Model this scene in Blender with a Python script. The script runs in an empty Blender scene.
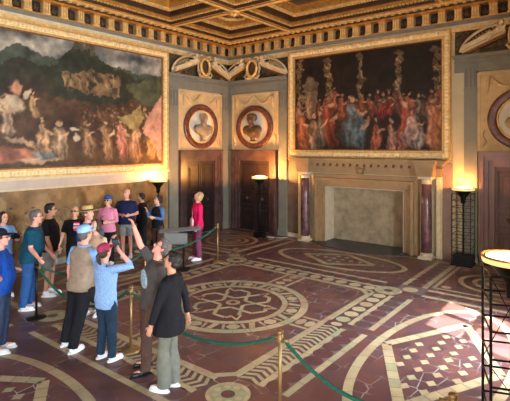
import bpy, bmesh, math, random
import numpy as np
from mathutils import Vector, Matrix, noise as mnoise
random.seed(7); np.random.seed(7)
S = bpy.context.scene
COL = S.collection
PI = math.pi

# ------------------------------------------------------------------ camera
CAM = Vector((10.14, -11.5, 2.72)); FWD = Vector((-.6162, .7876, 0)); RGT = Vector((.7876, .6162, 0))
FPX = 456.0; HOR = 146.0
cd = bpy.data.cameras.new('camera'); cam = bpy.data.objects.new('camera', cd); COL.objects.link(cam)
cam.location = CAM
cam.rotation_euler = (PI/2, 0, math.atan2(-FWD.x, FWD.y))
cd.sensor_width = 36; cd.lens = 36*FPX/510; cd.shift_y = -(200.5-HOR)/510
cd.clip_start = .05; cd.clip_end = 200
S.camera = cam
# ------------------------------------------------------------------ world, sun, daylight, added fill, exposure
S.view_settings.view_transform = 'Standard'; S.view_settings.look = 'None'
S.view_settings.gamma = 1; S.view_settings.use_curve_mapping = False
S.view_settings.exposure = 0.45
w = bpy.data.worlds.new('world'); S.world = w; w.use_nodes = True
wn = w.node_tree.nodes; wl = w.node_tree.links
bg = wn['Background']
sky = wn.new('ShaderNodeTexSky'); sky.sky_type = 'HOSEK_WILKIE'; sky.sun_direction = (.6, -.35, .7); sky.turbidity = 3
wl.new(sky.outputs[0], bg.inputs[0]); bg.inputs[1].default_value = 1.2
def aim(o, d): o.rotation_euler = Vector(d).to_track_quat('-Z', 'Y').to_euler()
sl = bpy.data.lights.new('sun', 'SUN'); so = bpy.data.objects.new('sun', sl); COL.objects.link(so)
sl.energy = 34; sl.angle = .012; sl.color = (1, .93, .78); so.location = (20, -20, 20)
aim(so, (-1, .42, -1.23))
def area(name, loc, d, sx, sy, e, col):
    l = bpy.data.lights.new(name, 'AREA'); l.shape = 'RECTANGLE'; l.size = sx; l.size_y = sy; l.energy = e; l.color = col
    o = bpy.data.objects.new(name, l); COL.objects.link(o); o.location = loc; aim(o, d); return o
WINS = [(-13.6, -9.0, .0, 3.9), (-5.54, -3.93, .3, 3.3), (-16.4, -14.8, .3, 3.3)]  # last window is unseen, added to spread the light
area('daylight_by_camera', (10.75, -11.8, 2.3), (-1, .35, .05), 4.4, 3.6, 380, (.82, .91, 1))
for i, (a, b, c, d) in enumerate(WINS[1:]):
    area('daylight', (10.55, (a+b)/2, (c+d)/2), (-1, 0, 0), 1.5, 2.9, 650, (.82, .91, 1))  # one per window, the added unseen one included
area('fill_rear', (4.5, -16.6, 3.0), (0, 1, .12), 7, 3.4, 170, (.95, .96, 1))  # added fill light, the rear wall has no opening

# ------------------------------------------------------------------ materials
MATS = {}
def mat(name, col, rough=.6, metal=0., var=.12, scale=6., bump=0., col2=None, detail=4, spec=.5, emis=None, es=0):
    if name in MATS: return MATS[name]
    m = bpy.data.materials.new(name); m.use_nodes = True; nt = m.node_tree; N = nt.nodes; L = nt.links
    b = N['Principled BSDF']; b.inputs['Roughness'].default_value = rough; b.inputs['Metallic'].default_value = metal
    b.inputs['Specular IOR Level'].default_value = spec
    tc = N.new('ShaderNodeTexCoord'); nz = N.new('ShaderNodeTexNoise'); nz.inputs['Scale'].default_value = scale; nz.inputs['Detail'].default_value = detail
    L.new(tc.outputs['Object'], nz.inputs['Vector'])
    r = N.new('ShaderNodeValToRGB'); r.color_ramp.elements[0].position = .3; r.color_ramp.elements[1].position = .7
    a = [max(0, c*(1-var)) for c in col]; c2 = col2 if col2 else [min(1, c*(1+var)) for c in col]
    r.color_ramp.elements[0].color = (*a, 1); r.color_ramp.elements[1].color = (*c2, 1)
    L.new(nz.outputs['Fac'], r.inputs[0]); L.new(r.outputs[0], b.inputs['Base Color'])
    if bump:
        bp = N.new('ShaderNodeBump'); bp.inputs['Strength'].default_value = bump; bp.inputs['Distance'].default_value = .02
        n2 = N.new('ShaderNodeTexNoise'); n2.inputs['Scale'].default_value = scale*4; n2.inputs['Detail'].default_value = 3
        L.new(tc.outputs['Object'], n2.inputs['Vector']); L.new(n2.outputs['Fac'], bp.inputs['Height']); L.new(bp.outputs[0], b.inputs['Normal'])
    if emis:
        b.inputs['Emission Color'].default_value = (*emis, 1); b.inputs['Emission Strength'].default_value = es
    MATS[name] = m; return m
def lin(r, g, b):
    f = lambda c: (c/255/12.92) if c/255 <= .04045 else ((c/255+.055)/1.055)**2.4
    return (f(r), f(g), f(b))
def attr_mat(name, rough=.6):
    m = bpy.data.materials.new(name); m.use_nodes = True; N = m.node_tree.nodes; L = m.node_tree.links
    a = N.new('ShaderNodeAttribute'); a.attribute_name = 'Col'
    L.new(a.outputs['Color'], N['Principled BSDF'].inputs['Base Color']); N['Principled BSDF'].inputs['Roughness'].default_value = rough
    N['Principled BSDF'].inputs['Specular IOR Level'].default_value = .25
    return m
GOLD = mat('gilded_wood', lin(196, 138, 64), .42, .45, .3, 9, .4)
GOLDL = mat('pale_gilding', lin(226, 184, 112), .45, .25, .25, 12, .5)
GOLDD = mat('worn_gilding', lin(120, 76, 32), .5, .35, .35, 14, .5)
BRN = mat('dark_coffer_wood', lin(40, 24, 14), .6, 0, .5, 8, .3)
WOODB = mat('brown_coffer_wood', lin(66, 40, 20), .55, 0, .4, 8, .3)
FRZ = mat('dark_frieze_ground', lin(46, 34, 28), .7, 0, .6, 22, .8)
GREY = mat('grey_sandstone', lin(120, 117, 104), .6, 0, .1, 5, .15)
CREAMW = mat('cream_plaster', lin(184, 170, 136), .75, 0, .08, 3, .1)
STUC = mat('stucco', lin(196, 168, 122), .7, 0, .12, 7, .3)
STUCW = mat('white_stucco', lin(208, 188, 148), .6, 0, .12, 9, .3)
NICHE = mat('niche_grey_white', lin(206, 200, 186), .6, 0, .08, 4)
PURP = mat('purple_marble', lin(66, 48, 44), .32, 0, .3, 4, 0, lin(94, 70, 66), 8)
PINKM = mat('rose_marble', lin(112, 82, 76), .32, 0, .18, 4, 0, None, 8)
REDM = mat('red_marble', lin(84, 44, 36), .3, 0, .4, 9, 0, lin(120, 74, 60), 8)
COLM = mat('violet_column_marble', lin(86, 54, 58), .22, 0, .35, 5, 0, lin(122, 84, 86), 9)
DWOOD = mat('dark_door_wood', lin(27, 19, 18), .4, 0, .4, 5, .2)
DWOOD2 = mat('door_moulding_wood', lin(44, 30, 27), .35, 0, .35, 5, .2)
MWOOD = mat('mid_door_wood', lin(70, 40, 30), .4, 0, .3, 5, .2)
SAND = mat('fireplace_sandstone', lin(150, 120, 84), .65, 0, .16, 4, .25, None, 7)
SANDL = mat('limestone_base', lin(196, 178, 150), .6, 0, .12, 6, .15)
FIREB = mat('fireback_plaster', lin(150, 134, 106), .85, 0, .28, 5, .5, None, 8)
SLATE = mat('slate_hearth', lin(62, 66, 72), .4, 0, .35, 6, .2, None, 8)
BLACKM = mat('black_iron', lin(24, 23, 24), .4, .5, .1, 8)
BRASS = mat('brass', lin(150, 124, 82), .4, .7, .1, 8)
ROPE = mat('green_rope', lin(8, 84, 66), .7, 0, .25, 30, .3)
BRONZE = mat('bust_bronze', lin(92, 66, 42), .5, .1, .35, 12, .3)
MARBB = mat('bust_marble', lin(150, 128, 98), .5, 0, .2, 12, .2)

# ------------------------------------------------------------------ helpers
class MB:
    def __init__(s): s.v = []; s.f = []; s.m = []; s.mats = []; s.M = None
    def mi(s, m):
        if m not in s.mats: s.mats.append(m)
        return s.mats.index(m)
    def add(s, vs, fs, m=None):
        o = len(s.v)
        if s.M is not None: vs = [tuple(s.M @ Vector(v)) for v in vs]
        s.v += [tuple(v) for v in vs]; k = s.mi(m)
        for f in fs: s.f.append(tuple(i+o for i in f)); s.m.append(k)
        return s
    def box(s, x0, y0, z0, x1, y1, z1, m=None):
        if x0 > x1: x0, x1 = x1, x0
        if y0 > y1: y0, y1 = y1, y0
        if z0 > z1: z0, z1 = z1, z0
        v = [(x0,y0,z0),(x1,y0,z0),(x1,y1,z0),(x0,y1,z0),(x0,y0,z1),(x1,y0,z1),(x1,y1,z1),(x0,y1,z1)]
        return s.add(v, [(0,3,2,1),(4,5,6,7),(0,1,5,4),(1,2,6,5),(2,3,7,6),(3,0,4,7)], m)
    def prism(s, pts, ax, a0, a1, m=None):
        """extrude a 2D outline: ax='y' -> pts are (x,z), ax='x' -> (y,z), ax='z' -> (x,y)"""
        n = len(pts)
        def P(p, a): return {'x': (a, p[0], p[1]), 'y': (p[0], a, p[1]), 'z': (p[0], p[1], a)}[ax]
        v = [P(p, a0) for p in pts]+[P(p, a1) for p in pts]
        f = [tuple(range(n)), tuple(range(2*n-1, n-1, -1))]+[(i, (i+1) % n, n+(i+1) % n, n+i) for i in range(n)]
        return s.add(v, f, m)
    def tube(s, pts, rad, m=None, n=8, cap=True, closed=False):
        pts = [Vector(p) for p in pts]; k = len(pts)
        if not isinstance(rad, (list, tuple)): rad = [rad]*k
        vs = []; up = None
        for i, p in enumerate(pts):
            if closed: d = pts[(i+1) % k]-pts[i-1]
            else: d = pts[min(i+1, k-1)]-pts[max(i-1, 0)]
            if d.length < 1e-9: d = Vector((0, 0, 1))
            d.normalize()
            if up is None:
                up = Vector((0, 0, 1)) if abs(d.z) < .9 else Vector((0, 1, 0))
            a = d.cross(up)
            if a.length < 1e-4: a = d.cross(Vector((1, 0, 0)))
            a.normalize(); up = a.cross(d)
            r = rad[i]; r = r if isinstance(r, (tuple, list)) else (r, r)
            for j in range(n):
                t = 2*PI*j/n; vs.append(tuple(p+a*(r[0]*math.cos(t))+up*(r[1]*math.sin(t))))
        fs = []
        for i in range(k if closed else k-1):
            i2 = (i+1) % k
            for j in range(n): fs.append((i*n+j, i*n+(j+1) % n, i2*n+(j+1) % n, i2*n+j))
        if cap and not closed:
            fs.append(tuple(range(n-1, -1, -1))); fs.append(tuple((k-1)*n+j for j in range(n)))
        return s.add(vs, fs, m)
    def lathe(s, prof, m=None, n=24, c=(0, 0, 0), cap=True, sx=1, sy=1):
        vs = []; k = len(prof)
        for r, z in prof:
            for j in range(n):
                t = 2*PI*j/n; vs.append((c[0]+r*sx*math.cos(t), c[1]+r*sy*math.sin(t), c[2]+z))
        fs = [(i*n+j, i*n+(j+1) % n, (i+1)*n+(j+1) % n, (i+1)*n+j) for i in range(k-1) for j in range(n)]
        if cap:
            fs.append(tuple(range(n-1, -1, -1))); fs.append(tuple((k-1)*n+j for j in range(n)))
        return s.add(vs, fs, m)
    def ell(s, c, r, m=None, nu=14, nv=9, R=None):
        vs = []; c = Vector(c)
        for i in range(nv+1):
            ph = PI*i/nv
            for j in range(nu):
                t = 2*PI*j/nu
                p = Vector((r[0]*math.sin(ph)*math.cos(t), r[1]*math.sin(ph)*math.sin(t), -r[2]*math.cos(ph)))
                if i in (0, nv): p = Vector((p.x+1e-5*math.cos(t), p.y+1e-5*math.sin(t), p.z))
                if R is not None: p = R @ p
                vs.append(tuple(c+p))
        fs = [(i*nu+j, i*nu+(j+1) % nu, (i+1)*nu+(j+1) % nu, (i+1)*nu+j) for i in range(nv) for j in range(nu)]
        fs.append(tuple(range(nu-1, -1, -1))); fs.append(tuple(nv*nu+j for j in range(nu)))
        return s.add(vs, fs, m)
    def build(s, name, m=None, parent=None, smooth=False):
        me = bpy.data.meshes.new(name); me.from_pydata(s.v, [], s.f)
        for q in s.mats: me.materials.append(q if q else m)
        me.polygons.foreach_set('material_index', s.m)
        if smooth: me.polygons.foreach_set('use_smooth', [True]*len(s.f))
        me.update()
        o = bpy.data.objects.new(name, me); COL.objects.link(o)
        if parent: o.parent = parent
        return o
def tag(o, label=None, cat=None, group=None, kind=None):
    if label: o['label'] = label
    if cat: o['category'] = cat
    if group: o['group'] = group
    if kind: o['kind'] = kind
    return o
def empty(name, loc=(0, 0, 0), rz=0, label=None, cat=None, group=None, kind=None):
    o = bpy.data.objects.new(name, None); COL.objects.link(o); o.location = loc; o.rotation_euler = (0, 0, rz)
    o.empty_display_size = .1
    return tag(o, label, cat, group, kind)
def copy_tree(o, parent=None):
    c = o.copy(); COL.objects.link(c); c.parent = parent
    for ch in [k for k in bpy.data.objects if k.parent == o]: copy_tree(ch, c)
    return c
def remesh(mb, name, m, parent, voxel=.008, smooth=2, noise=0., ns=6., flat=False):
    """fuse overlapping closed pieces into one continuous skin"""
    o = mb.build(name, m, None)
    r = o.modifiers.new('r', 'REMESH'); r.mode = 'VOXEL'; r.voxel_size = voxel; r.use_smooth_shade = not flat
    if smooth:
        q = o.modifiers.new('s', 'SMOOTH'); q.iterations = smooth; q.factor = .5
    bpy.context.view_layer.update()
    dg = bpy.context.evaluated_depsgraph_get()
    me = bpy.data.meshes.new_from_object(o.evaluated_get(dg))
    old = o.data; o.modifiers.clear(); o.data = me; bpy.data.meshes.remove(old)
    me.materials.clear(); me.materials.append(m); me.name = name
    n = len(me.vertices)
    if noise and n:
        co = np.empty(n*3, np.float32); me.vertices.foreach_get('co', co); co = co.reshape(-1, 3)
        no = np.empty(n*3, np.float32); me.vertices.foreach_get('normal', no); no = no.reshape(-1, 3)
        k = ns*co
        d = np.sin(k[:, 2]*3.1+2*np.sin(k[:, 0]*2.3)+k[:, 1])*.5+np.sin(k[:, 0]*4.7+k[:, 2]*1.3+1.7*np.sin(k[:, 1]*3.9))*.3+np.sin(k[:, 2]*7.3+k[:, 1]*5.1)*.2
        co = co+no*(d*noise)[:, None]
        me.vertices.foreach_set('co', co.ravel().astype(np.float32)); me.update()
    me.polygons.foreach_set('use_smooth', [True]*len(me.polygons))
    if parent: o.parent = parent
    return o
def sub(a, b, t): return tuple(a[i]+(b[i]-a[i])*t for i in range(len(a)))

# ------------------------------------------------------------------ canvas painting (a colour attribute on a flat canvas)
class Canvas:
    """a flat painted surface sampled on a fine grid; u to the right, v up, metres"""
    def __init__(s, W, H, step):
        s.W, s.H = W, H; s.nu = int(W/step)+1; s.nv = int(H/step)+1
        s.U, s.V = np.meshgrid(np.linspace(0, W, s.nu), np.linspace(0, H, s.nv)); s.c = np.zeros((s.nv, s.nu, 3)); s.U0, s.V0 = s.U.copy(), s.V.copy(); a, b = s.noise(2.2, 91), s.noise(2.2, 92); a2, b2 = s.noise(9, 93), s.noise(9, 94)
        s.U = s.U+(a-.5)*.34+(a2-.5)*.13; s.V = s.V+(b-.5)*.26+(b2-.5)*.13
    def noise(s, sc, seed=0):
        rs = np.random.RandomState(seed); out = np.zeros_like(s.U); amp = 1; tot = 0
        for o in range(4):
            k = sc*2**o; g = rs.rand(int(s.H*k)+3, int(s.W*k)+3); x = getattr(s, 'U0', s.U)*k; y = getattr(s, 'V0', s.V)*k
            xi = x.astype(int); yi = y.astype(int); fx = x-xi; fy = y-yi; fx = fx*fx*(3-2*fx); fy = fy*fy*(3-2*fy)
            out += amp*((g[yi, xi]*(1-fx)+g[yi, xi+1]*fx)*(1-fy)+(g[yi+1, xi]*(1-fx)+g[yi+1, xi+1]*fx)*fy); tot += amp; amp *= .55
        return out/tot
    def mix(s, mask, col):
        col = np.array(col, float); s.c = s.c*(1-mask[..., None])+col*mask[..., None]
    def blob(s, u, v, ru, rv, col, ang=0, soft=.25, fold=0):
        x = s.U-u; y = s.V-v; ca, sa = math.cos(ang), math.sin(ang)
        a = (x*ca+y*sa)/ru; b = (-x*sa+y*ca)/rv
        d = np.sqrt(a*a+b*b); m = np.clip((1-d)/soft, 0, 1)
        if fold:
            sh = 1+fold*np.sin(a*7+b*2+u*9); s.c = s.c*(1-m[..., None])+(np.array(col)[None, None]*sh[..., None])*m[..., None]
        else: s.mix(m, col)
    def poly(s, pts, col, soft=None):
        x, y = s.U, s.V; ins = np.zeros(x.shape, bool); n = len(pts)
        for i in range(n):
            x1, y1 = pts[i]; x2, y2 = pts[(i+1) % n]
            if y1 == y2: continue
            c = ((y1 > y) != (y2 > y)) & (x < (x2-x1)*(y-y1)/(y2-y1)+x1); ins ^= c
        s.mix(ins.astype(float)*(1 if soft is None else soft), col); return ins
    def fig(s, u, v, h, robe, skin, lean=0, rs=random):
        """a generic draped standing or crouching figure, v = base"""
        s.blob(u, v+h*.38, h*.19, h*.4, robe, lean, .35, .2)
        s.blob(u+h*.1*rs.choice((-1, 1)), v+h*.2, h*.14, h*.24, [c*.75 for c in robe], lean, .5, .22)
        s.blob(u+h*.12, v+h*.62, h*.17, h*.05, skin, rs.uniform(-1, 1), .4)
        s.blob(u-h*.03, v+h*.72, h*.12, h*.13, [c*1.05 for c in robe], lean, .5, .15)
        s.blob(u, v+h*.92, h*.062, h*.08, skin, 0, .3); s.blob(u, v+h*.965, h*.055, h*.04, [c*.38 for c in skin], 0, .7)
    def build(s, name, M, parent, mt):
        n = s.nu*s.nv; P = np.stack([s.U0.ravel(), s.V0.ravel()], 1)
        R = np.array(M); co = P[:, :1]*R[0]+P[:, 1:2]*R[1]+R[2]
        i = np.arange(n).reshape(s.nv, s.nu)
        q = np.stack([i[:-1, :-1], i[:-1, 1:], i[1:, 1:], i[1:, :-1]], -1).reshape(-1, 4)
        me = bpy.data.meshes.new(name); me.vertices.add(n); me.vertices.foreach_set('co', co.ravel().astype(np.float32))
        me.loops.add(len(q)*4); me.loops.foreach_set('vertex_index', q.ravel().astype(np.int32))
        me.polygons.add(len(q)); me.polygons.foreach_set('loop_start', np.arange(0, len(q)*4, 4, dtype=np.int32))
        me.polygons.foreach_set('loop_total', np.full(len(q), 4, np.int32)); me.update(calc_edges=True)
        a = me.color_attributes.new('Col', 'FLOAT_COLOR', 'POINT')
        c = np.clip(s.c.reshape(-1, 3)/255., 0, 1); c = np.where(c <= .04045, c/12.92, ((c+.055)/1.055)**2.4)
        a.data.foreach_set('color', np.concatenate([c, np.ones((n, 1))], 1).ravel().astype(np.float32))
        me.materials.append(mt); o = bpy.data.objects.new(name, me); COL.objects.link(o)
        if parent: o.parent = parent
        return o
# survey of the two walls: photograph coordinates -> metres along the wall and up
def ray(px, py): a = (px-255)/FPX; return (FWD.x+a*RGT.x, FWD.y+a*RGT.y, (HOR-py)/FPX)
def onA(px, py): d = ray(px, py); t = -CAM.x/d[0]; return (CAM.y+t*d[1], CAM.z+t*d[2])
def onB(px, py): d = ray(px, py); t = -CAM.y/d[1]; return (CAM.x+t*d[0], CAM.z+t*d[2])

# ================================================================== THE SETTING
RW, RB, CZ = 9.8, -17.0, 6.25
# ---- floor: terracotta base with inlaid tiles, one mesh
def floor_mat():
    m = bpy.data.materials.new('terracotta_tiles'); m.use_nodes = True; N = m.node_tree.nodes; L = m.node_tree.links; b = N['Principled BSDF']
    tc = N.new('ShaderNodeTexCoord'); mp = N.new('ShaderNodeMapping'); L.new(tc.outputs['Object'], mp.inputs[0])
    v = N.new('ShaderNodeTexVoronoi'); v.inputs['Scale'].default_value = 4.6; v.inputs['Randomness'].default_value = .45
    ve = N.new('ShaderNodeTexVoronoi'); ve.feature = 'DISTANCE_TO_EDGE'; ve.inputs['Scale'].default_value = 4.6; ve.inputs['Randomness'].default_value = .45
    L.new(mp.outputs[0], v.inputs[0]); L.new(mp.outputs[0], ve.inputs[0])
    r = N.new('ShaderNodeValToRGB'); e = r.color_ramp.elements
    e[0].color = (*lin(86, 62, 64), 1); e[1].color = (*lin(112, 72, 66), 1)
    e.new(.5).color = (*lin(98, 72, 76), 1); e.new(.25).color = (*lin(106, 70, 66), 1)
    sep = N.new('ShaderNodeSeparateColor'); L.new(v.outputs['Color'], sep.inputs[0]); L.new(sep.outputs[0], r.inputs[0])
    # chipped pale joints
    nz = N.new('ShaderNodeTexNoise'); nz.inputs['Scale'].default_value = 2.3; nz.inputs['Detail'].default_value = 5; L.new(mp.outputs[0], nz.inputs[0])
    ma = N.new('ShaderNodeMath'); ma.operation = 'MULTIPLY'; r2 = N.new('ShaderNodeValToRGB'); r2.color_ramp.elements[0].position = .01; r2.color_ramp.elements[1].position = .032
    r2.color_ramp.elements[0].color = (1, 1, 1, 1); r2.color_ramp.elements[1].color = (0, 0, 0, 1)
    L.new(ve.outputs['Distance'], r2.inputs[0])
    r3 = N.new('ShaderNodeValToRGB'); r3.color_ramp.elements[0].position = .5; r3.color_ramp.elements[1].position = .64; L.new(nz.outputs[0], r3.inputs[0])
    L.new(r2.outputs[0], ma.inputs[0]); L.new(r3.outputs[0], ma.inputs[1])
    mx = N.new('ShaderNodeMixRGB'); L.new(ma.outputs[0], mx.inputs[0]); L.new(r.outputs[0], mx.inputs[1]); mx.inputs[2].default_value = (*lin(190, 182, 176), 1)
    n2 = N.new('ShaderNodeTexNoise'); n2.inputs['Scale'].default_value = .9; n2.inputs['Detail'].default_value = 6; L.new(mp.outputs[0], n2.inputs[0])
    r4 = N.new('ShaderNodeValToRGB'); r4.color_ramp.elements[0].position = .35; r4.color_ramp.elements[1].position = .7
    r4.color_ramp.elements[0].color = (.82, .84, .9, 1); r4.color_ramp.elements[1].color = (1.05, .98, .92, 1); L.new(n2.outputs[0], r4.inputs[0])
    m2 = N.new('ShaderNodeMixRGB'); m2.blend_type = 'MULTIPLY'; m2.inputs[0].default_value = 1; L.new(mx.outputs[0], m2.inputs[1]); L.new(r4.outputs[0], m2.inputs[2])
    L.new(m2.outputs[0], b.inputs['Base Color']); b.inputs['Roughness'].default_value = .33
    bp = N.new('ShaderNodeBump'); bp.inputs['Strength'].default_value = .25; bp.inputs['Distance'].default_value = .01; L.new(nz.outputs[0], bp.inputs['Height']); L.new(bp.outputs[0], b.inputs['Normal'])
    return m
TERRA = floor_mat()
def tile(n, c): return mat(n, c, .4, 0, .1, 7, .1, None, 5)
CRM = [tile('cream_tile_a', lin(176, 160, 126)), tile('cream_tile_b', lin(166, 154, 124)), tile('cream_tile_c', lin(180, 162, 130)), tile('cream_tile_d', lin(158, 154, 122)), tile('cream_tile_e', lin(168, 144, 116))]
GRNT = tile('green_tile', lin(146, 150, 116)); DRED = tile('dark_red_tile', lin(92, 60, 60)); LAV = tile('lavender_tile', lin(120, 98, 100)); DBR = tile('dark_brown_tile', lin(86, 66, 66))
def cr(): return random.choice(CRM[:3]+CRM)
F = MB()
F.add([(-.2, RB-.2, 0), (RW+1, RB-.2, 0), (RW+1, .9, 0), (-.2, .9, 0), (-.2, RB-.2, -.2), (RW+1, RB-.2, -.2), (RW+1, .9, -.2), (-.2, .9, -.2)], [(0, 1, 2, 3), (7, 6, 5, 4), (4, 5, 1, 0), (5, 6, 2, 1), (6, 7, 3, 2), (7, 4, 0, 3)], TERRA)
def fp(pts, m, l=1): F.add([(x, y, .0012*l) for x, y in pts], [tuple(range(len(pts)))], m)
def strip(p, q, wd, l=2, tl=.32, mats=None):
    p = Vector(p); q = Vector(q); d = q-p; n = max(1, round(d.length/tl)); d.normalize(); s = Vector((-d.y, d.x))*wd/2; L_ = (q-p).length/n
    for i in range(n):
        a = p+d*(i*L_+.004); b = p+d*((i+1)*L_-.004)
        fp([a-s, b-s, b+s, a+s], mats[i % len(mats)] if mats else cr(), l)
def eringf(cx, cy, a, b, wd, l=2, seg=.3, t0=0, t1=2*PI, mats=None):
    n = max(8, int((t1-t0)*math.sqrt((a*a+b*b)/2)/seg)); q = 4
    for i in range(n):
        out = []; inn = []
        for k in range(q+1):
            t = t0+(t1-t0)*(i+.01+(k/q)*.98)/n
            out.append((cx+a*math.cos(t), cy+b*math.sin(t))); inn.append((cx+(a-wd)*math.cos(t), cy+(b-wd)*math.sin(t)))
        m = mats[i % len(mats)] if mats else cr()
        for k in range(q): fp([inn[k], out[k], out[k+1], inn[k+1]], m, l)
def disc(cx, cy, a, b, m, l=2, n=14): fp([(cx+a*math.cos(2*PI*i/n), cy+b*math.sin(2*PI*i/n)) for i in range(n)], m, l)
def diam(cx, cy, a, b, m, l=3): fp([(cx-a, cy), (cx, cy-b), (cx+a, cy), (cx, cy+b)], m, l)
def rect(x0, y0, x1, y1, m, l=1): fp([(x0, y0), (x1, y0), (x1, y1), (x0, y1)], m, l)
# generic band in a local frame: s along, t across (t=0 inner edge, .75 outer)
def band(conv, s0, s1, kind):
    def st(a, b, t, wd, l=2, **k): strip(conv(a, t), conv(b, t), wd, l, **k)
    st(s0, s1, .03, .07); st(s0, s1, .38, .09); st(s0, s1, .72, .09)
    # scallop row
    n = round((s1-s0)/.27); h = (s1-s0)/n
    fp([conv(s0, .43), conv(s1, .43), conv(s1, .67), conv(s0, .67)], LAV, 1)
    for i in range(n):
        c = conv(s0+h*(i+.5), .54); disc(c[0], c[1], .135, .135, DRED if kind == 'braid' else random.choice((DRED, DBR)), 2)
    if kind == 'chain':
        n = round((s1-s0)/.3); h = (s1-s0)/n
        fp([conv(s0, .07), conv(s1, .07), conv(s1, .33), conv(s0, .33)], DBR, 1)
        for i in range(n):
            c = conv(s0+h*(i+.5), .2); disc(c[0], c[1], .115, .115, cr(), 2)
    elif kind == 'braid':
        fp([conv(s0, .07), conv(s1, .07), conv(s1, .33), conv(s0, .33)], DBR, 1)
        n = round((s1-s0)/.105); h = (s1-s0)/n
        for i in range(n):
            s = s0+h*i
            fp([conv(s, .075), conv(s+h*.5, .075), conv(s+h*1.1, .2), conv(s+h*.6, .2)], cr(), 2)
            fp([conv(s+h*.6, .205), conv(s+h*1.1, .205), conv(s+h*.5, .33), conv(s, .33)], cr(), 2)
# cells
XC = (3.30, 6.62); YC = (-7.55, -3.45)
band(lambda s, t: (XC[1]+t, s), -7.40, -5.35, 'braid'); band(lambda s, t: (XC[1]+t, s), -5.15, -3.45, 'chain')
band(lambda s, t: (XC[0]-t, s), -7.40, -5.65, 'braid'); band(lambda s, t: (XC[0]-t, s), -5.35, -3.45, 'chain')
band(lambda s, t: (s, YC[0]-t), 3.45, 6.5, 'braid'); band(lambda s, t: (s, YC[1]+t), 3.35, 6.62, 'chain')
for (x, y) in ((6.83, -7.75), (3.09, -7.75), (6.83, -3.2), (3.09, -3.2)):
    disc(x, y, .24, .24, GRNT, 3, 16); eringf(x, y, .25, .25, .05, 4, .12); disc(x, y, .08, .08, DRED, 4)
    for i in range(8): disc(x+.15*math.cos(i*PI/4), y+.15*math.sin(i*PI/4), .04, .04, cr(), 5, 8)
for (x, y) in ((6.83, -5.25), (3.09, -5.5)):
    rect(x-.16, y-.1, x+.16, y+.1, DRED, 3); disc(x, y, .09, .07, cr(), 4)
# outer bands radiating from the crossings
def outer(p, q, nx, ny):
    P = Vector(p); Q = Vector(q); N = Vector((nx, ny)); L_ = (Q-P).length; d = (Q-P).normalized()
    strip(P, Q, .1); strip(P+N*.38, Q+N*.38, .1)
    fp([P+N*.05, Q+N*.05, Q+N*.33, P+N*.33], LAV, 1)
    n = round(L_/.27)
    for i in range(n):
        c = P+d*(L_*(i+.5)/n)+N*.17; disc(c.x, c.y, .135, .135, DRED, 2)
outer((6.94, -2.7), (6.94, -.5), 1, 0); outer((7.42, -2.74), (9.6, -2.74), 0, -1); outer((2.96, -2.7), (2.96, -.5), -1, 0); outer((.3, -2.74), (2.5, -2.74), 0, -1)
outer((6.94, -8.3), (6.94, -10.6), 1, 0); outer((2.96, -8.3), (2.96, -10.6), -1, 0); outer((7.42, -8.26), (9.6, -8.26), 0, 1); outer((.3, -8.26), (2.5, -8.26), 0, 1)
rect(6.9, -3.1, 7.4, -2.65, LAV, 3); disc(7.14, -2.9, .14, .14, cr(), 4); rect(2.5, -3.1, 3.0, -2.65, LAV, 3); disc(2.76, -2.9, .14, .14, cr(), 4)
# central field outline with cut corners
ch = .2
pl = [(XC[0]+ch, YC[0]), (XC[1]-ch, YC[0]), (XC[1], YC[0]+ch), (XC[1], YC[1]-ch), (XC[1]-ch, YC[1]), (XC[0]+ch, YC[1]), (XC[0], YC[1]-ch), (XC[0], YC[0]+ch)]
for i in range(8): strip(pl[i], pl[(i+1) % 8], .09, 3)
# medallion
MX, MY = 4.96, -5.5
disc(MX, MY, 1.28, 1.28, DBR, 1, 48); eringf(MX, MY, 1.3, 1.3, .13, 3, .28)
for i in range(22):
    t = 2*PI*i/22; R_ = Matrix.Rotation(t, 2)
    P = [(.97, -.05), (1.06, -.115), (1.15, -.05), (1.15, .05), (1.06, .115), (.97, .05)] if i % 2 else [(.96, -.03), (1.16, -.09), (1.16, .0), (.96, .07)]
    fp([tuple(R_ @ Vector(p)+Vector((MX, MY))) for p in P], cr(), 3)
    fp([tuple(R_ @ Matrix.Rotation(PI/22, 2) @ Vector(p)+Vector((MX, MY))) for p in [(.97, -.03), (1.15, -.01), (1.15, .03), (.97, .02)]], CRM[4], 3)
eringf(MX, MY, .95, .95, .1, 3, .25); disc(MX, MY, .85, .85, DRED, 2, 40)
for i in range(12):
    t = 2*PI*(i+.5)/12; R_ = Matrix.Rotation(t, 2)
    if i % 2 == 0: fp([tuple(R_ @ Vector(p)+Vector((MX, MY))) for p in [(.60, -.11), (.83, 0), (.60, .11)]], cr(), 3)
    if i % 2 == 0: fp([tuple(R_ @ Vector(p)+Vector((MX, MY))) for p in [(.60, -.06), (.75, 0), (.60, .06)]], DRED, 4)
for i in range(6):
    t = 2*PI*i/6; c = (MX+.46*math.cos(t), MY+.46*math.sin(t))
    for k in range(6):
        a0 = t+k*PI/3; a1 = a0+PI/3
        strip((c[0]+.235*math.cos(a0), c[1]+.235*math.sin(a0)), (c[0]+.235*math.cos(a1), c[1]+.235*math.sin(a1)), .065, 3+k % 2)
    disc(c[0], c[1], .13, .13, DBR, 3, 6)
disc(MX, MY, .13, .13, CRM[4], 4, 10); disc(MX, MY, .06, .06, DRED, 5, 8)
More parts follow.
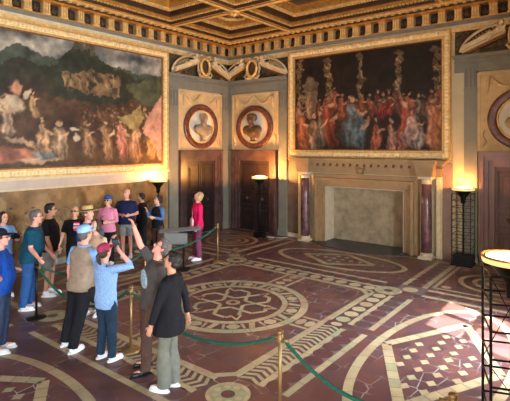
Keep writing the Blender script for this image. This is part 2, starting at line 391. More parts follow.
# connectors of lozenges from the medallion to the bands
for sx, xe in ((1, XC[1]-.05), (-1, XC[0]+.05)):
    x0 = MX+sx*1.3
    for dy in (-.19, .19): strip((x0, MY+dy), (xe, MY+dy), .06)
    disc(x0+sx*.09, MY, .075, .12, cr()); disc(x0+sx*.25, MY, .07, .12, cr())
for sy, ye in ((1, YC[1]), (-1, YC[0])):
    y0 = MY+sy*1.3
    for dx in (-.2, .2): strip((MX+dx, y0), (MX+dx, ye), .06)
    for k in range(3): diam(MX, y0+sy*(.14+.24*k), .13, .11, cr())
# ellipses with lozenge panels
def ov(cx, cy, a, b, ra, rb, dense=True):
    eringf(cx, cy, a, b, .12, 2, .28)
    V = [(cx-ra, cy), (cx, cy-rb), (cx+ra, cy), (cx, cy+rb)]
    for i in range(4): strip(V[i], V[(i+1) % 4], .13, 3, .2)
    if dense:
        s = .225; N_ = int(max(ra, rb)/s)+2
        for i in range(-N_, N_+1):
            for j in range(-N_, N_+1):
                x, y = (i+.5)*s, j*.24+.02
                if (i+j) % 1 == 0 and abs(x)/(ra-.14)+abs(y)/(rb-.2) < 1: diam(cx+x, cy+y, .062, .078, cr(), 3)
ov(8.4, -5.45, .88, 2.05, .70, 1.38); ov(1.52, -5.45, .88, 2.05, .70, 1.38); ov(4.96, -1.65, 1.66, .80, .92, .55); ov(4.96, -9.45, 1.7, .85, .95, .6)
for (cx, cy) in ((8.45, -1.55), (1.5, -1.55), (8.45, -9.5), (1.5, -9.5)):
    for k, sz in enumerate((1.0, .86)):
        q = [(cx-sz, cy-sz*.95), (cx+sz, cy-sz*.95), (cx+sz, cy+sz*.95), (cx-sz, cy+sz*.95)]
        if k == 0:
            for i in range(4): strip(q[i], q[(i+1) % 4], .07)
    eringf(cx, cy, .78, .72, .1, 2, .25); eringf(cx, cy, .52, .46, .09, 2, .2); eringf(cx, cy, .28, .24, .07, 2, .15)
    for sx in (-1, 1):
        for sy in (-1, 1): disc(cx+sx*.82, cy+sy*.78, .09, .09, cr())
# plain border
for y in (-.42,): strip((.3, y), (9.6, y), .07)
strip((.35, -.45), (.35, -12), .07)
tag(F.build('floor'), 'terracotta floor inlaid with cream ovals, bands and a round medallion', 'floor', kind='structure')
# ---- walls
W = MB(); W.box(-.3, RB-.3, 0, 0, .75, 6.9, CREAMW); tag(W.build('wall_left'), kind='structure')
# back wall with door recesses and the fireplace hole
FX0, FX1, FZ = 3.68, 5.96, 1.58
W = MB()
W.box(-.3, 0, FZ, RW+.3, .75, 6.9, CREAMW); W.box(-.0, 0, 0, FX0, .75, FZ, CREAMW); W.box(FX1, 0, 0, RW+.3, .75, FZ, CREAMW); W.box(FX0, .55, 0, FX1, .75, FZ, CREAMW)
tag(W.build('wall_back'), kind='structure')
W = MB(); W.box(-.3, RB-.3, 0, RW+.3, RB, 6.9, CREAMW); tag(W.build('wall_rear'), kind='structure')
W = MB(); ys = [RB]
for a, b, c, d in sorted(WINS): ys += [a, b]
ys.append(.75)
for i in range(0, len(ys), 2): W.box(RW, ys[i], 0, RW+.8, ys[i+1], 6.9, CREAMW)
for a, b, c, d in WINS:
    W.box(RW, a, d, RW+.8, b, 6.9, CREAMW)
    if c > 0: W.box(RW, a, 0, RW+.8, b, c, CREAMW)
tag(W.build('wall_right'), kind='structure')
for i, (a, b, c, d) in enumerate(WINS[1:]):
    W = MB(); x0, x1 = RW+.5, RW+.56
    W.box(x0, a, c, x1, a+.06, d, DWOOD2); W.box(x0, b-.06, c, x1, b, d, DWOOD2); W.box(x0, a, d-.06, x1, b, d, DWOOD2); W.box(x0, a, c, x1, b, c+.06, DWOOD2)
    W.box(x0, (a+b)/2-.06, c, x1, (a+b)/2+.06, d, DWOOD2); W.box(x0, a, c+1.9, x1, b, c+1.98, DWOOD2)
    tag(W.build('window_%d' % (i+1)), kind='structure')  # the second is the unseen window added for its light

# ================================================================== CEILING
W = MB(); W.box(-.3, RB-.3, 6.72, RW+.3, .75, 6.9, BRN)
def rrect(mb, x0, x1, y0, y1, wd, z0, z1, m):
    """rectangular ring of mouldings, wd wide inwards"""
    mb.box(x0, y0, z0, x1, y0+wd, z1, m); mb.box(x0, y1-wd, z0, x1, y1, z1, m)
    mb.box(x0, y0+wd, z0, x0+wd, y1-wd, z1, m); mb.box(x1-wd, y0+wd, z0, x1, y1-wd, z1, m)
tag(W.build('ceiling'), kind='structure')
XS = [.42, 2.75, 7.05, 9.38]; YS = [-.42, -2.9, -7.1, -9.5, -13.7, -16.5]
beam = MB()
for i, x in enumerate(XS):
    beam.box(x-.16, RB, 6.13, x+.16, 0, 6.72, WOODB); beam.box(x-.13, RB, 6.07, x+.13, 0, 6.13, WOODB); beam.box(x-.12, RB, 6.06, x-.07, 0, 6.075, GOLD); beam.box(x+.07, RB, 6.06, x+.12, 0, 6.075, GOLD); beam.box(x-.035, RB, 6.035, x+.035, 0, 6.06, GOLDL)
for y in YS:
    beam.box(0, y-.16, 6.131, RW, y+.16, 6.72, WOODB); beam.box(0, y-.13, 6.071, RW, y+.13, 6.131, WOODB); beam.box(0, y-.12, 6.058, RW, y-.07, 6.076, GOLD); beam.box(0, y+.07, 6.058, RW, y+.12, 6.076, GOLD); beam.box(0, y-.035, 6.033, RW, y+.035, 6.058, GOLDL)
tag(beam.build('trim_1'), 'gilded timber beams crossing the ceiling', 'beam', kind='structure')
bosses = []
def boss(x, y):
    b = MB(); n = 12
    b.lathe([(.0, -.10), (.035, -.09), (.05, -.06), (.09, -.05), (.13, -.02), (.15, .0), (.15, .02)], GOLDL, 16)
    for i in range(8):
        t = i*PI/4; b.ell((.11*math.cos(t), .11*math.sin(t), -.035), (.04, .04, .025), GOLD, 8, 5)
    o = b.build('ceiling_boss', None, None, True); o.location = (x, y, 6.035); return o
for x in XS[1:3]:
    for y in YS[1:3]: 
        o = boss(x, y); px = 'left' if x < 4 else 'right'
        tag(o, 'gilded flower boss where the coffer beams cross, %s' % ('nearest the corner of the room' if x < 4 and y > -4 else 'above the fireplace side' if y > -4 else 'over the crowd side' if x < 4 else 'farthest from the corner'), 'ceiling boss', 'gilded bosses on the beams')
def fract_rings(name, x0, x1, y0, y1, kind, label):
    t = empty(name, ((x0+x1)/2, (y0+y1)/2, 6.7), 0, label, 'ceiling coffer', 'painted coffers'); cx, cy = (x0+x1)/2, (y0+y1)/2; hx, hy = (x1-x0)/2, (y1-y0)/2
    f = MB(); z = -6.7
    spec = [(.0, .05, 6.16, 6.7, GOLD), (.05, .07, 6.24, 6.7, WOODB), (.12, .22, 6.46, 6.7, BRN), (.34, .05, 6.30, 6.7, GOLDL), (.39, .07, 6.36, 6.7, WOODB), (.46, .04, 6.34, 6.7, GOLD), (.50, .10, 6.50, 6.7, BRN), (.60, .04, 6.44, 6.7, GOLD)]
    for ins, wd, z0, z1, m in spec: rrect(f, -hx+ins, hx-ins, -hy+ins, hy-ins, wd, z0+z, z1+z, m)
    f.build('moulding', None, t)
    g = MB()
    for ins, sz, zz in ((.025, .028, 6.15), (.23, .05, 6.45), (.365, .024, 6.29)):
        sp = sz*3.2
        for sgn in (-1, 1):
            n = int(2*(hx-ins)/sp)
            for i in range(n):
                xx = -(hx-ins)+(i+.5)*2*(hx-ins)/n; g.box(xx-sz, sgn*(hy-ins)-sz*.8, zz+z-.02, xx+sz, sgn*(hy-ins)+sz*.8, zz+z+.01, GOLDL)
            n = int(2*(hy-ins)/sp)
            for i in range(n):
                yy = -(hy-ins)+(i+.5)*2*(hy-ins)/n; g.box(sgn*(hx-ins)-sz*.8, yy-sz, zz+z-.02, sgn*(hx-ins)+sz*.8, yy+sz, zz+z+.01, GOLDL)
    tag(g.build('beading', None, t), kind='stuff')
    ox, oy = hx-.64, hy-.64
    if kind == 'oct':
        oc = MB(); k = .42
        P = lambda a, b: [(-a, -b+b*2*k*.7), (-a+a*2*k*.7, -b), (a-a*2*k*.7, -b), (a, -b+b*2*k*.7), (a, b-b*2*k*.7), (a-a*2*k*.7, b), (-a+a*2*k*.7, b), (-a, b-b*2*k*.7)]
        for s0, s1, z0, m in ((1.0, .90, 6.40, GOLDL), (.90, .80, 6.47, GOLD)):
            A_, B_ = P(ox*s0, oy*s0), P(ox*s1, oy*s1)
            for i in range(8):
                j = (i+1) % 8; v = [(*A_[i], z0+z), (*A_[j], z0+z), (*B_[j], z0+z), (*B_[i], z0+z), (*A_[i], 0), (*A_[j], 0), (*B_[j], 0), (*B_[i], 0)]
                oc.add(v, [(0, 1, 2, 3), (7, 6, 5, 4), (0, 4, 5, 1), (1, 5, 6, 2), (2, 6, 7, 3), (3, 7, 4, 0)], m)
        oc.build('octagonal_frame', None, t)
    c = Canvas(2*ox, 2*oy, .03); c.c[:] = (60, 48, 40); nz = c.noise(3, int(hx*100)); c.mix(np.clip(nz*2-.7, 0, 1)*.6, (150, 120, 80))
    rs = random.Random(int(hx*1000+hy*10))
    for i in range(int(10*ox*oy)+3):
        c.fig(rs.uniform(.2, 2*ox-.2), rs.uniform(.0, 2*oy-.7), rs.uniform(.5, .8), rs.choice([(150, 60, 40), (190, 150, 80), (90, 90, 110), (170, 130, 100)]), (200, 160, 120), 0, rs)
    c.build('painted_panel', [(1, 0, 0), (0, 1, 0), (-ox, -oy, -.23)], t, PAINTC)
PAINTC = attr_mat('ceiling_paint')
names = {(0, 0): 'octagonal painted coffer in the corner over the two round busts', (1, 0): 'wide gilded coffer above the fireplace and its painting', (0, 1): 'gilded coffer above the battle painting', (1, 1): 'large central gilded coffer in the middle of the ceiling',
         (2, 0): 'octagonal coffer above the door at the right end of the fireplace wall', (2, 1): 'gilded coffer along the window side of the room', (0, 2): 'octagonal coffer above the crowd end of the painted wall', (1, 2): 'wide gilded coffer over the near end of the room', (2, 2): 'octagonal coffer by the window nearest the viewer'}
for i in range(3):
    for j in range(3):
        fract_rings('ceiling_coffer', XS[i]+.16, XS[i+1]-.16, YS[j+1]+.16, YS[j]-.16, 'oct' if i != 1 and j != 1 else 'rect', names[(i, j)])

# ================================================================== CORNICE on the two walls
BRK = mat('bracket_gilding', lin(182, 150, 104), .55, .1, .2, 10, .3); RLF = mat('dull_relief', lin(84, 60, 40), .7, 0, .3, 14)
def walls_frame(which):
    """local u to the right along the wall, z up, w out of the wall -> world matrix"""
    if which == 'A': return Matrix(((0, 1, 0, 0), (1, 0, 0, 0), (0, 0, 1, 0), (0, 0, 0, 1)))      # u=+y, w=+x
    return Matrix(((1, 0, 0, 0), (0, -1, 0, 0), (0, 0, 1, 0), (0, 0, 0, 1)))                       # u=+x, w=-y
def cornice(which, u0, u1, sp, ph, name):
    M = walls_frame(which); m = MB(); m.M = M
    B = lambda a, b, z0, z1, w, mt: m.box(a, 0, z0, b, w, z1, mt)
    B(u0, u1, 5.42, 5.50, .07, GOLDL); B(u0, u1, 5.50, 5.58, .05, STUCW); B(u0, u1, 5.58, 5.66, .08, GREY); B(u0, u1, 5.66, 5.69, .11, GOLD)
    B(u0, u1, 5.69, 5.95, .04, FRZ)
    B(u0, u1, 5.95, 5.99, .24, GOLD); B(u0, u1, 5.99, 6.03, .30, WOODB); B(u0, u1, 6.03, 6.06, .40, STUC); B(u0, u1, 6.06, 6.10, .46, GOLD); B(u0, u1, 6.10, 6.25, .30, BRN); B(u0, u1, 6.25, 6.72, .26, WOODB)
    root = m.build(name); tag(root, kind='structure')
    n = int((u1-u0)/sp)+1; t = MB(); t.M = M; r = MB(); r.M = M; s = MB(); s.M = M
    for i in range(n):
        u = u0+ph+i*sp
        if u+.1 > u1 or u-.09 < u0: continue
        # grooved bracket
        t.box(u-.085, .04, 5.69, u+.085, .17, 5.93, BRK)
        for k in (-.055, 0, .055): t.box(u+k-.017, .17, 5.71, u+k+.017, .19, 5.92, GOLDL)
        t.box(u-.10, .04, 5.92, u+.10, .21, 5.955, GOLD); t.box(u-.09, .04, 5.665, u+.09, .19, 5.70, GOLDL)
        # carved relief between
        c = u+sp/2
        if c+.1 < u1:
            r.ell((c, .05, 5.82), (.035, .03, .07), RLF, 8, 5)
            for a in (-1, 1): r.ell((c+a*.055, .045, 5.80), (.03, .02, .055), RLF, 6, 4, Matrix.Rotation(a*.5, 3, 'Y')); r.ell((c+a*.04, .045, 5.76), (.03, .02, .02), RLF, 6, 4)
            s.box(c-.035, .36, 5.99, c+.035, .44, 6.055, GOLDL)
        s.box(u-.035, .36, 5.99, u+.035, .44, 6.055, GOLDL)
    tag(t.build('bracket', None, root), kind='stuff'); tag(r.build('frieze_relief', None, root, True), kind='stuff'); tag(s.build('modillion', None, root), kind='stuff')
cornice('A', RB, 0, .42, .17, 'trim_2')
cornice('B', 0, RW, .372, .24, 'trim_3')

# ================================================================== CORNER BAYS: pilasters, entablature, door, stucco panel
M_A = walls_frame('A'); M_B = walls_frame('B')
trim_n = [3]
def nexttrim(): trim_n[0] += 1; return 'trim_%d' % trim_n[0]
def pilaster(M, u0, u1, zt, cap=True):
    m = MB(); m.M = M; w = u1-u0
    m.box(u0, 0, .16, u1, .09, zt, GREY); m.box(u0-.02, 0, 0, u1+.02, .12, .16, GREY); m.box(u0-.01, 0, .16, u1+.01, .105, .2, GREY)
    if cap:
        m.box(u0-.01, 0, zt-.03, u1+.01, .11, zt+.0, GREY); m.box(u0-.005, 0, zt-.62, u1+.005, .105, zt-.58, GREY)
        k = 3 if w > .22 else 2
        for i in range(k):
            c = u0+w*(i+.5)/k*1.0; m.box(c-w*.09, .09, zt-.55, c+w*.09, .105, zt-.08, GREY)
            m.box(c-w*.035, .105, zt-.53, c+w*.035, .11, zt-.1, mat('groove_shade_stone', lin(96, 92, 84), .7))  # dark strip on the raised flute paints a groove's shade
    tag(m.build(nexttrim()), kind='structure')
def entab(M, u0, u1):
    m = MB(); m.M = M
    m.box(u0, 0, 4.44, u1, .07, 4.66, GREY); m.box(u0, 0, 4.66, u1, .10, 4.70, GREY); m.box(u0, 0, 4.70, u1, .07, 4.76, GREY); m.box(u0-.02, 0, 4.76, u1, .15, 4.80, GREY); m.box(u0-.03, 0, 4.80, u1, .2, 4.84, GREY)
    tag(m.build(nexttrim()), kind='structure')
    m = MB(); m.M = M; m.box(u0, 0, 4.84, u1, .02, 5.42, mat('dark_pediment_ground', lin(44, 38, 26), .8, 0, .6, 16, .6, lin(104, 84, 52))); tag(m.build(nexttrim()), kind='structure')
def arc_pts(c, a, b, t0, t1, n, w): return [(c[0]+a*math.cos(t0+(t1-t0)*i/n), w, c[1]+b*math.sin(t0+(t1-t0)*i/n)) for i in range(n+1)]
def panel(M, uc, label):
    t = empty('stucco_panel', (0, 0, 0), 0, label, 'wall panel', 'stucco panels with a round niche')
    m = MB(); m.M = M
    # plate
    m.box(uc-.95, .0, 2.60, uc+.95, .05, 4.40, STUC)
    m.build('plaster_plate', None, t)
    m = MB(); m.M = M
    for a, b, c, d in ((-.95, 2.60, .95, 2.66), (-.95, 4.34, .95, 4.40), (-.95, 2.66, -.89, 4.34), (.89, 2.66, .95, 4.34)): m.box(uc+a, .05, b, uc+c, .075, d, STUC)
    m.build('border_moulding', None, t)
    for s in (-1, 1):
        m = MB(); m.M = M
        P = [(uc+s*(.05+.62*i/14), .075, 4.30-.24*math.sin(PI*i/14)) for i in range(15)]
        m.tube(P, [.018+.022*math.sin(PI*i/14) for i in range(15)], STUC, 7)
        m.tube([(uc+s*.67, .075, 4.30), (uc+s*.72, .08, 4.22), (uc+s*.73, .08, 4.08), (uc+s*.74, .07, 3.92)], [.025, .04, .032, .01], STUC, 7)
        m.tube([(uc+s*.67, .075, 4.30), (uc+s*.78, .08, 4.31), (uc+s*.84, .08, 4.24)], [.02, .022, .01], STUC, 7)
        for k in range(5): m.ell((uc+s*(.20+.08*k), .085, 4.08+.02*math.sin(k*2)), (.03, .025, .025), STUC, 7, 4)
        m.build('garland_relief', None, t, True)
        m = MB(); m.M = M; m.tube([(uc+s*.84, .07, 2.70), (uc+s*.78, .075, 2.82), (uc+s*.84, .075, 2.96), (uc+s*.80, .07, 3.08)], [.03, .035, .025, .01], STUC, 7); m.build('scroll_relief', None, t, True)
    m = MB(); m.M = M; m.ell((uc, .07, 4.28), (.07, .03, .06), STUC); m.build('knot_relief', None, t, True)
    # marble ring and niche
    zc = 3.32; R_ = .735; N = 40
    m = MB(); m.M = M
    prof = [(R_, .05), (R_, .11), (R_-.03, .13), (R_-.08, .12), (R_-.15, .13), (R_-.18, .11), (R_-.19, .055)]
    vs = [(uc+r*math.cos(2*PI*i/N), w, zc+r*.94*math.sin(2*PI*i/N)) for r, w in prof for i in range(N)]
    m.add(vs, [(k*N+i, k*N+(i+1) % N, (k+1)*N+(i+1) % N, (k+1)*N+i) for k in range(len(prof)-1) for i in range(N)], REDM)
    m.build('marble_ring', None, t, True)
    m = MB(); m.M = M; r0 = R_-.19
    m.tube([(uc+(r0-.015)*math.cos(2*PI*i/N), .09, zc+(r0-.015)*.94*math.sin(2*PI*i/N)) for i in range(N)], .022, GOLDL, 6, closed=True)
    m.build('gilt_fillet', None, t, True)
    m = MB(); m.M = M
    vs = [(uc+r*math.cos(2*PI*i/N), w, zc+r*.94*math.sin(2*PI*i/N)) for r, w in ((r0, .066), (r0*.8, .06), (.001, .056)) for i in range(N)]
    m.add(vs, [(k*N+i, k*N+(i+1) % N, (k+1)*N+(i+1) % N, (k+1)*N+i) for k in range(2) for i in range(N)], NICHE)
    m.build('niche', None, t, True)
    return t
def bust(M, uc, label, style):
    m = MB(); zc = 3.32
    def P(u, w, z): return (uc+u, .13+w, z+zc)
    E = lambda u, w, z, a, b, c, R=None: m.ell(P(u, w, z), (a, b, c), None, 14, 9, R)
    hx = -.02 if style == 0 else -.05; sd = -1 if style == 0 else 1
    E(hx, .10, .26, .105, .12, .135); E(hx+sd*.05, .17, .20, .06, .06, .085); E(hx, .08, .33, .11, .11, .09); E(hx+sd*.10, .19, .23, .025, .03, .035)
    m.tube([P(hx, .09, .20), P(0, .07, .02)], [.07, .09], None, 10)
    E(0, .04, -.06, .30, .11, .12); E(-.2, .05, -.09, .17, .12, .15); E(.2, .05, -.09, .17, .12, .15); E(0, .07, -.18, .22, .12, .15)
    E(.0, .03, -.33, .09, .08, .09)
    if style: E(.22, .07, -.2, .14, .08, .18); E(-.02, .06, .38, .17, .12, .06); E(.1, .07, .3, .08, .1, .12)
    for i in range(5): m.tube([P(-.2+.05*i, .1, .0), P(-.1+.05*i, .15, -.12), P(.02+.04*i, .12, -.24)], .018, None, 6)
    m.lathe([(.09, -.45), (.1, -.43), (.05, -.4), (.045, -.36), (.07, -.33)], None, 14, P(0, .02, 0))
    m.M = None; m.v = [tuple(M @ Vector(v)) for v in m.v]
    o = remesh(m, 'portrait_bust', BRONZE if style else MARBB, None, .013, 2)
    return tag(o, label, 'bust')
def pediment(M, uc, label):
    t = empty('broken_pediment', (0, 0, 0), 0, label, 'pediment', 'broken pediments with stucco figures')
    for s in (-1, 1):
        m = MB(); m.M = M
        a, b = (uc+s*1.22, 4.86), (uc+s*.33, 5.26)
        for off, th, w, mt in ((.01, .10, .26, STUCW), (-.045, .05, .2, STUC), (-.10, .05, .14, GOLDD)):
            P = [(a[0], a[1]+off+.06), (b[0], b[1]+off), (b[0], b[1]+off+th), (a[0], a[1]+off+th+.06)]
            m.prism([P[0], P[1], P[2], P[3]], 'y', .0, w, mt)
        m.build('raking_moulding', None, t)
        # segmental ribbed wing
        m = MB(); m.M = M; c = (uc+s*.26, 4.84); A_, B_ = 1.02, .64
        t0, t1 = (.12, 1.22) if s > 0 else (PI-.12, PI-1.22)
        m.tube(arc_pts(c, A_, B_, t0, t1, 12, .12), [(.032, .03)]*13, STUCW, 8)
        m.tube(arc_pts(c, A_*.86, B_*.82, t0, t1, 12, .09), [(.022, .02)]*13, GOLDL, 6)
        m.build('segmental_arch', None, t, True)
        m = MB(); m.M = M
        for i in range(13):
            tt = t0+(t1-t0)*i/12; e = (c[0]+A_*.95*math.cos(tt), .06, c[1]+B_*.93*math.sin(tt)); f = (c[0]+A_*.62*math.cos(tt), .05, c[1]+B_*.55*math.sin(tt))
            m.tube([f, e], [.014, .026], BRK, 6)
        tag(m.build('rib', None, t, True), kind='stuff')
        # reclining putto
        m = MB(); u = uc+s*.58; 
        def V(a, w, z): return (uc+s*(.30+(a-.28)*.66), w+.05, 5.52+(z-5.56)*.78)
        m.tube([V(.62, .15, 5.22), V(.52, .17, 5.30), V(.46, .17, 5.42)], [.055, .065, .045], None, 10)
        m.ell(V(.43, .2, 5.50), (.055, .055, .06)); m.tube([V(.62, .16, 5.22), V(.80, .2, 5.26), V(.95, .16, 5.08)], [.045, .036, .022], None, 8)
        m.tube([V(.62, .14, 5.2), V(.76, .2, 5.14), V(.88, .16, 5.0)], [.042, .034, .02], None, 8)
        m.tube([V(.5, .17, 5.40), V(.62, .22, 5.42), V(.74, .2, 5.36)], [.03, .027, .02], None, 7)
        m.tube([V(.46, .17, 5.40), V(.36, .2, 5.34), V(.28, .2, 5.38)], [.03, .027, .02], None, 7)
        m.tube([V(.86, .1, 5.2), V(1.0, .12, 5.16), V(1.12, .1, 5.0)], [.03, .05, .02], None, 7)
        m.tube([V(.4, .1, 5.5), V(.55, .12, 5.56), V(.72, .1, 5.5), V(.84, .1, 5.38)], [.02, .035, .035, .015], None, 7)
        m.v = [tuple(M @ Vector(v)) for v in m.v]
        remesh(m, 'stucco_figure', STUCW, t, .014, 1)
    m = MB(); m.M = M; N = 28
    m.tube([(uc+.19*math.cos(2*PI*i/N), .22, 5.17+.25*math.sin(2*PI*i/N)) for i in range(N)], .045, GOLDL, 8, closed=True)
    m.tube([(uc+.26*math.cos(2*PI*i/N), .16, 5.16+.32*math.sin(2*PI*i/N)) for i in range(N)], [.03+.02*(i % 4 == 0) for i in range(N)], STUC, 8, closed=True)
    for s in (-1, 1):
        m.tube([(uc+s*.08, .2, 4.88), (uc+s*.22, .22, 4.86), (uc+s*.3, .22, 4.94), (uc+s*.24, .22, 5.0), (uc+s*.19, .2, 4.95)], [.04, .035, .03, .022, .012], STUC, 8)
        m.tube([(uc+s*.05, .2, 5.47), (uc+s*.18, .22, 5.52), (uc+s*.26, .2, 5.46), (uc+s*.2, .2, 5.40)], [.04, .035, .028, .012], STUC, 8)
    m.build('cartouche', None, t, True)
    m = MB(); m.M = M; m.ell((uc, .14, 5.17), (.17, .04, .23), mat('cartouche_field', lin(88, 66, 46), .5, 0, .4, 14, .4), 20, 10); m.build('cartouche_shield', None, t, True)
    return t
door_n = [0]
def door(M, uc, hw, fr, wood, leaf, rec=.28, frz=2.57):
    """framed double door; hw = outer half width"""
    door_n[0] += 1; t = empty('door_%d' % door_n[0], (0, 0, 0), kind='structure')
    m = MB(); m.M = M; tw = .30
    for k, (ins, w) in enumerate(((0, .17), (.09, .13), (.18, .09))):
        a = hw-ins; zt = frz-ins*1.0
        b = hw-(tw if k == 2 else ins+.09); zb = frz-(tw+.02 if k == 2 else ins+.09)
        m.box(uc-a, 0, 0, uc-b, w, zt, fr); m.box(uc+b, 0, 0, uc+a, w, zt, fr); m.box(uc-b, 0, zb, uc+b, w, zt, fr)
    m.box(uc-hw-.03, 0, frz, uc+hw+.03, .2, frz+.03, fr)
    m.build('door_frame', None, t)
    iw = hw-tw; zt = frz-tw-.02
    for s in (-1, 1):
        a, b = (uc-iw, uc-.005) if s < 0 else (uc+.005, uc+iw)
        m = MB(); m.M = M; m.box(a, .0, .02, b, .03, zt, leaf)
        for q in (a+.0, b-.07): m.box(q, .03, .02, q+.07, .05, zt, wood)
        for q in (.02, .78, 1.22, zt-.09): m.box(a+.07, .03, q, b-.07, .05, q+.09, wood)
        L_ = m.build('door_leaf', None, t)
        p = MB(); p.M = M
        for z0, z1 in ((.17, .72), (.93, 1.16), (1.37, zt-.15)):
            if z1-z0 < .1: continue
            p.box(a+.11, .03, z0, b-.11, .042, z1, wood); p.box(a+.15, .042, z0+.04, b-.15, .055, z1-.04, leaf)
            p.box(a+.18, .055, z0+.07, b-.18, .064, z1-.07, wood)
        p.build('raised_panel', None, L_)
        k = MB(); k.M = M; cu = (a+b)/2
        k.lathe([(.0, 0), (.05, .0), (.055, .012), (.03, .02), (.03, .03), (.012, .045)], None, 14)
        kk = MB(); kk.M = M @ Matrix.Translation((cu, .06, 1.05)) @ Matrix.Rotation(-PI/2, 4, 'X'); kk.lathe([(.0, 0), (.05, .0), (.055, .012), (.03, .02), (.03, .03), (.012, .045)], BRONZE, 14)
        kk.build('door_knob', None, L_, True)
    return t
# left wall bay
pilaster(M_A, -2.66, -2.31, 4.44); pilaster(M_A, -.39, -.09, 4.44); entab(M_A, -2.68, 0)
panel(M_A, -1.35, 'cream stucco wall panel with garlands above the door beside the pink-jumper woman'); bust(M_A, -1.35, 'pale portrait bust with draped shoulders in the round niche left of the corner', 0)
pediment(M_A, -1.31, 'broken pediment with gilt cartouche on the wall left of the corner'); door(M_A, -1.36, .92, PURP, DWOOD2, DWOOD)
# back wall, left bay
pilaster(M_B, .09, .24, 4.44); pilaster(M_B, 2.12, 2.42, 4.44); entab(M_B, 0.0, 2.44)
panel(M_B, 1.17, 'cream stucco wall panel with garlands above the dark door behind a floor lamp'); bust(M_B, 1.17, 'dark bronze portrait bust in the round niche right of the corner', 1)
pediment(M_B, 1.18, 'broken pediment with gilt cartouche on the fireplace wall next to the corner'); door(M_B, 1.165, .90, PURP, DWOOD2, DWOOD)
# back wall, right bay
pilaster(M_B, 7.42, 7.70, 4.62); pilaster(M_B, 9.56, 9.78, 4.62)
m = MB(); m.M = M_B; m.box(7.16, 0, 0, 7.42, .05, 4.8, CREAMW); m.box(7.14, 0, 0, 7.44, .07, .16, SANDL); tag(m.build(nexttrim()), kind='structure')
entab(M_B, 7.2, 9.8)
panel(M_B, 8.65, 'cream stucco wall panel with garlands above the rose marble doorway'); bust(M_B, 8.65, 'pale portrait bust in the round niche at the right edge', 0)
pediment(M_B, 8.62, 'broken pediment with white figures at the right end of the fireplace wall'); door(M_B, 8.66, .90, PINKM, mat('right_door_wood', lin(84, 52, 44), .4, 0, .3, 5, .2), MWOOD)

# ================================================================== BIG PAINTINGS
FRG = mat('frame_gilding', lin(206, 164, 98), .45, .25, .25, 12, .4); FRL = mat('frame_pale_gilding', lin(236, 210, 156), .5, .1, .15, 12, .3)
def frame_mb(M, u0, u1, z0, z1, fw, t):
    m = MB(); m.M = M
    for ins, wd, w, mt in ((0, .035, .13, FRG), (.035, .10, .10, FRL), (.135, fw-.165, .085, FRG), (fw-.03, .03, .06, GOLDD)):
        a0, a1, b0, b1 = u0+ins, u1-ins, z0+ins, z1-ins
        m.box(a0, 0, b0, a1, w, b0+wd, mt); m.box(a0, 0, b1-wd, a1, w, b1, mt); m.box(a0, 0, b0+wd, a0+wd, w, b1-wd, mt); m.box(a1-wd, 0, b0+wd, a1, w, b1-wd, mt)
    f = m.build('picture_frame', None, t)
    g = MB(); g.M = M; c = .085; sp = .085
    for zz in (z0+c, z1-c):
        n = int((u1-u0-.1)/sp)
        for i in range(n): g.ell((u0+.06+(i+.5)*(u1-u0-.12)/n, .105, zz), (.030, .03, .045), FRL, 7, 4)
    for uu in (u0+c, u1-c):
        n = int((z1-z0-.1)/sp)
        for i in range(n): g.ell((uu, .105, z0+.06+(i+.5)*(z1-z0-.12)/n), (.045, .03, .030), FRL, 7, 4)
    tag(g.build('egg_moulding', None, f, True), kind='stuff')
PAINT = attr_mat('oil_paint', .5)
# left: landscape with a castle hill above a crowd
t = empty('landscape_painting', (0, 0, 0), 0, 'huge gilt-framed landscape painting of a crowd under a castle hill, on the left wall', 'painting')
U0, U1, Z0, Z1 = -9.9, -2.71, 2.04, 5.41; fw = .21
frame_mb(M_A, U0, U1, Z0, Z1, fw, t)
cu0, cz0 = U0+fw, Z0+fw; c = Canvas(U1-U0-2*fw, Z1-Z0-2*fw, .022)
def q(px, py): a = onA(px, py); return (a[0]-cu0, a[1]-cz0)
def qs(L_): return [q(*p) for p in L_]
H_ = c.H; nz = c.noise(1.1, 3); nf = c.noise(4, 5); nff = c.noise(9, 6)
c.c[:] = (128, 132, 132); c.mix(np.clip((nz-.42)*5, 0, 1), (184, 178, 166)); c.mix(np.clip((.46-nz)*6, 0, 1)*.8, (78, 84, 90))
c.blob(*q(20, 30), 1.2, .25, (76, 82, 88), .1, .8); c.blob(*q(60, 34), .9, .2, (196, 188, 176), 0, .8); c.blob(*q(135, 60), .9, .2, (70, 78, 84), 0, .8)
c.poly([(0, 1.9)]+qs([(0, 52), (12, 44), (25, 48), (45, 58), (80, 60), (120, 70), (165, 78)])+[(c.W, 0), (0, 0)], (72, 84, 74))
c.poly(qs([(0, 64), (20, 58), (38, 68), (60, 60), (165, 84), (165, 170), (0, 178)])+[(0, 0)], (58, 58, 44))
c.poly(qs([(48, 66), (62, 56), (74, 50), (90, 48), (98, 60), (112, 70), (124, 84), (132, 98), (140, 104), (120, 112), (60, 110)]), (54, 60, 46))
for p in ((78, 46), (84, 44), (90, 47)): a = q(*p); c.poly([(a[0]-.06, a[1]-.15), (a[0]+.06, a[1]-.15), (a[0]+.06, a[1]+.07), (a[0]-.06, a[1]+.07)], (84, 80, 62))
c.poly(qs([(60, 70), (76, 72), (92, 68), (100, 74), (116, 78), (122, 96), (100, 96), (84, 92), (64, 88)]), (150, 116, 80), np.clip((nff-.3)*4, .2, .85))
for i in range(14):
    a = q(62+i*4.3, 80+(i*7 % 9)); c.blob(a[0], a[1], .035, .17, (92, 72, 48) if i % 2 else (176, 142, 102), .2, .5)
c.poly(qs([(0, 96), (30, 92), (60, 98), (100, 104), (165, 98), (165, 170), (0, 178)])+[(0, 0)], (88, 64, 44))
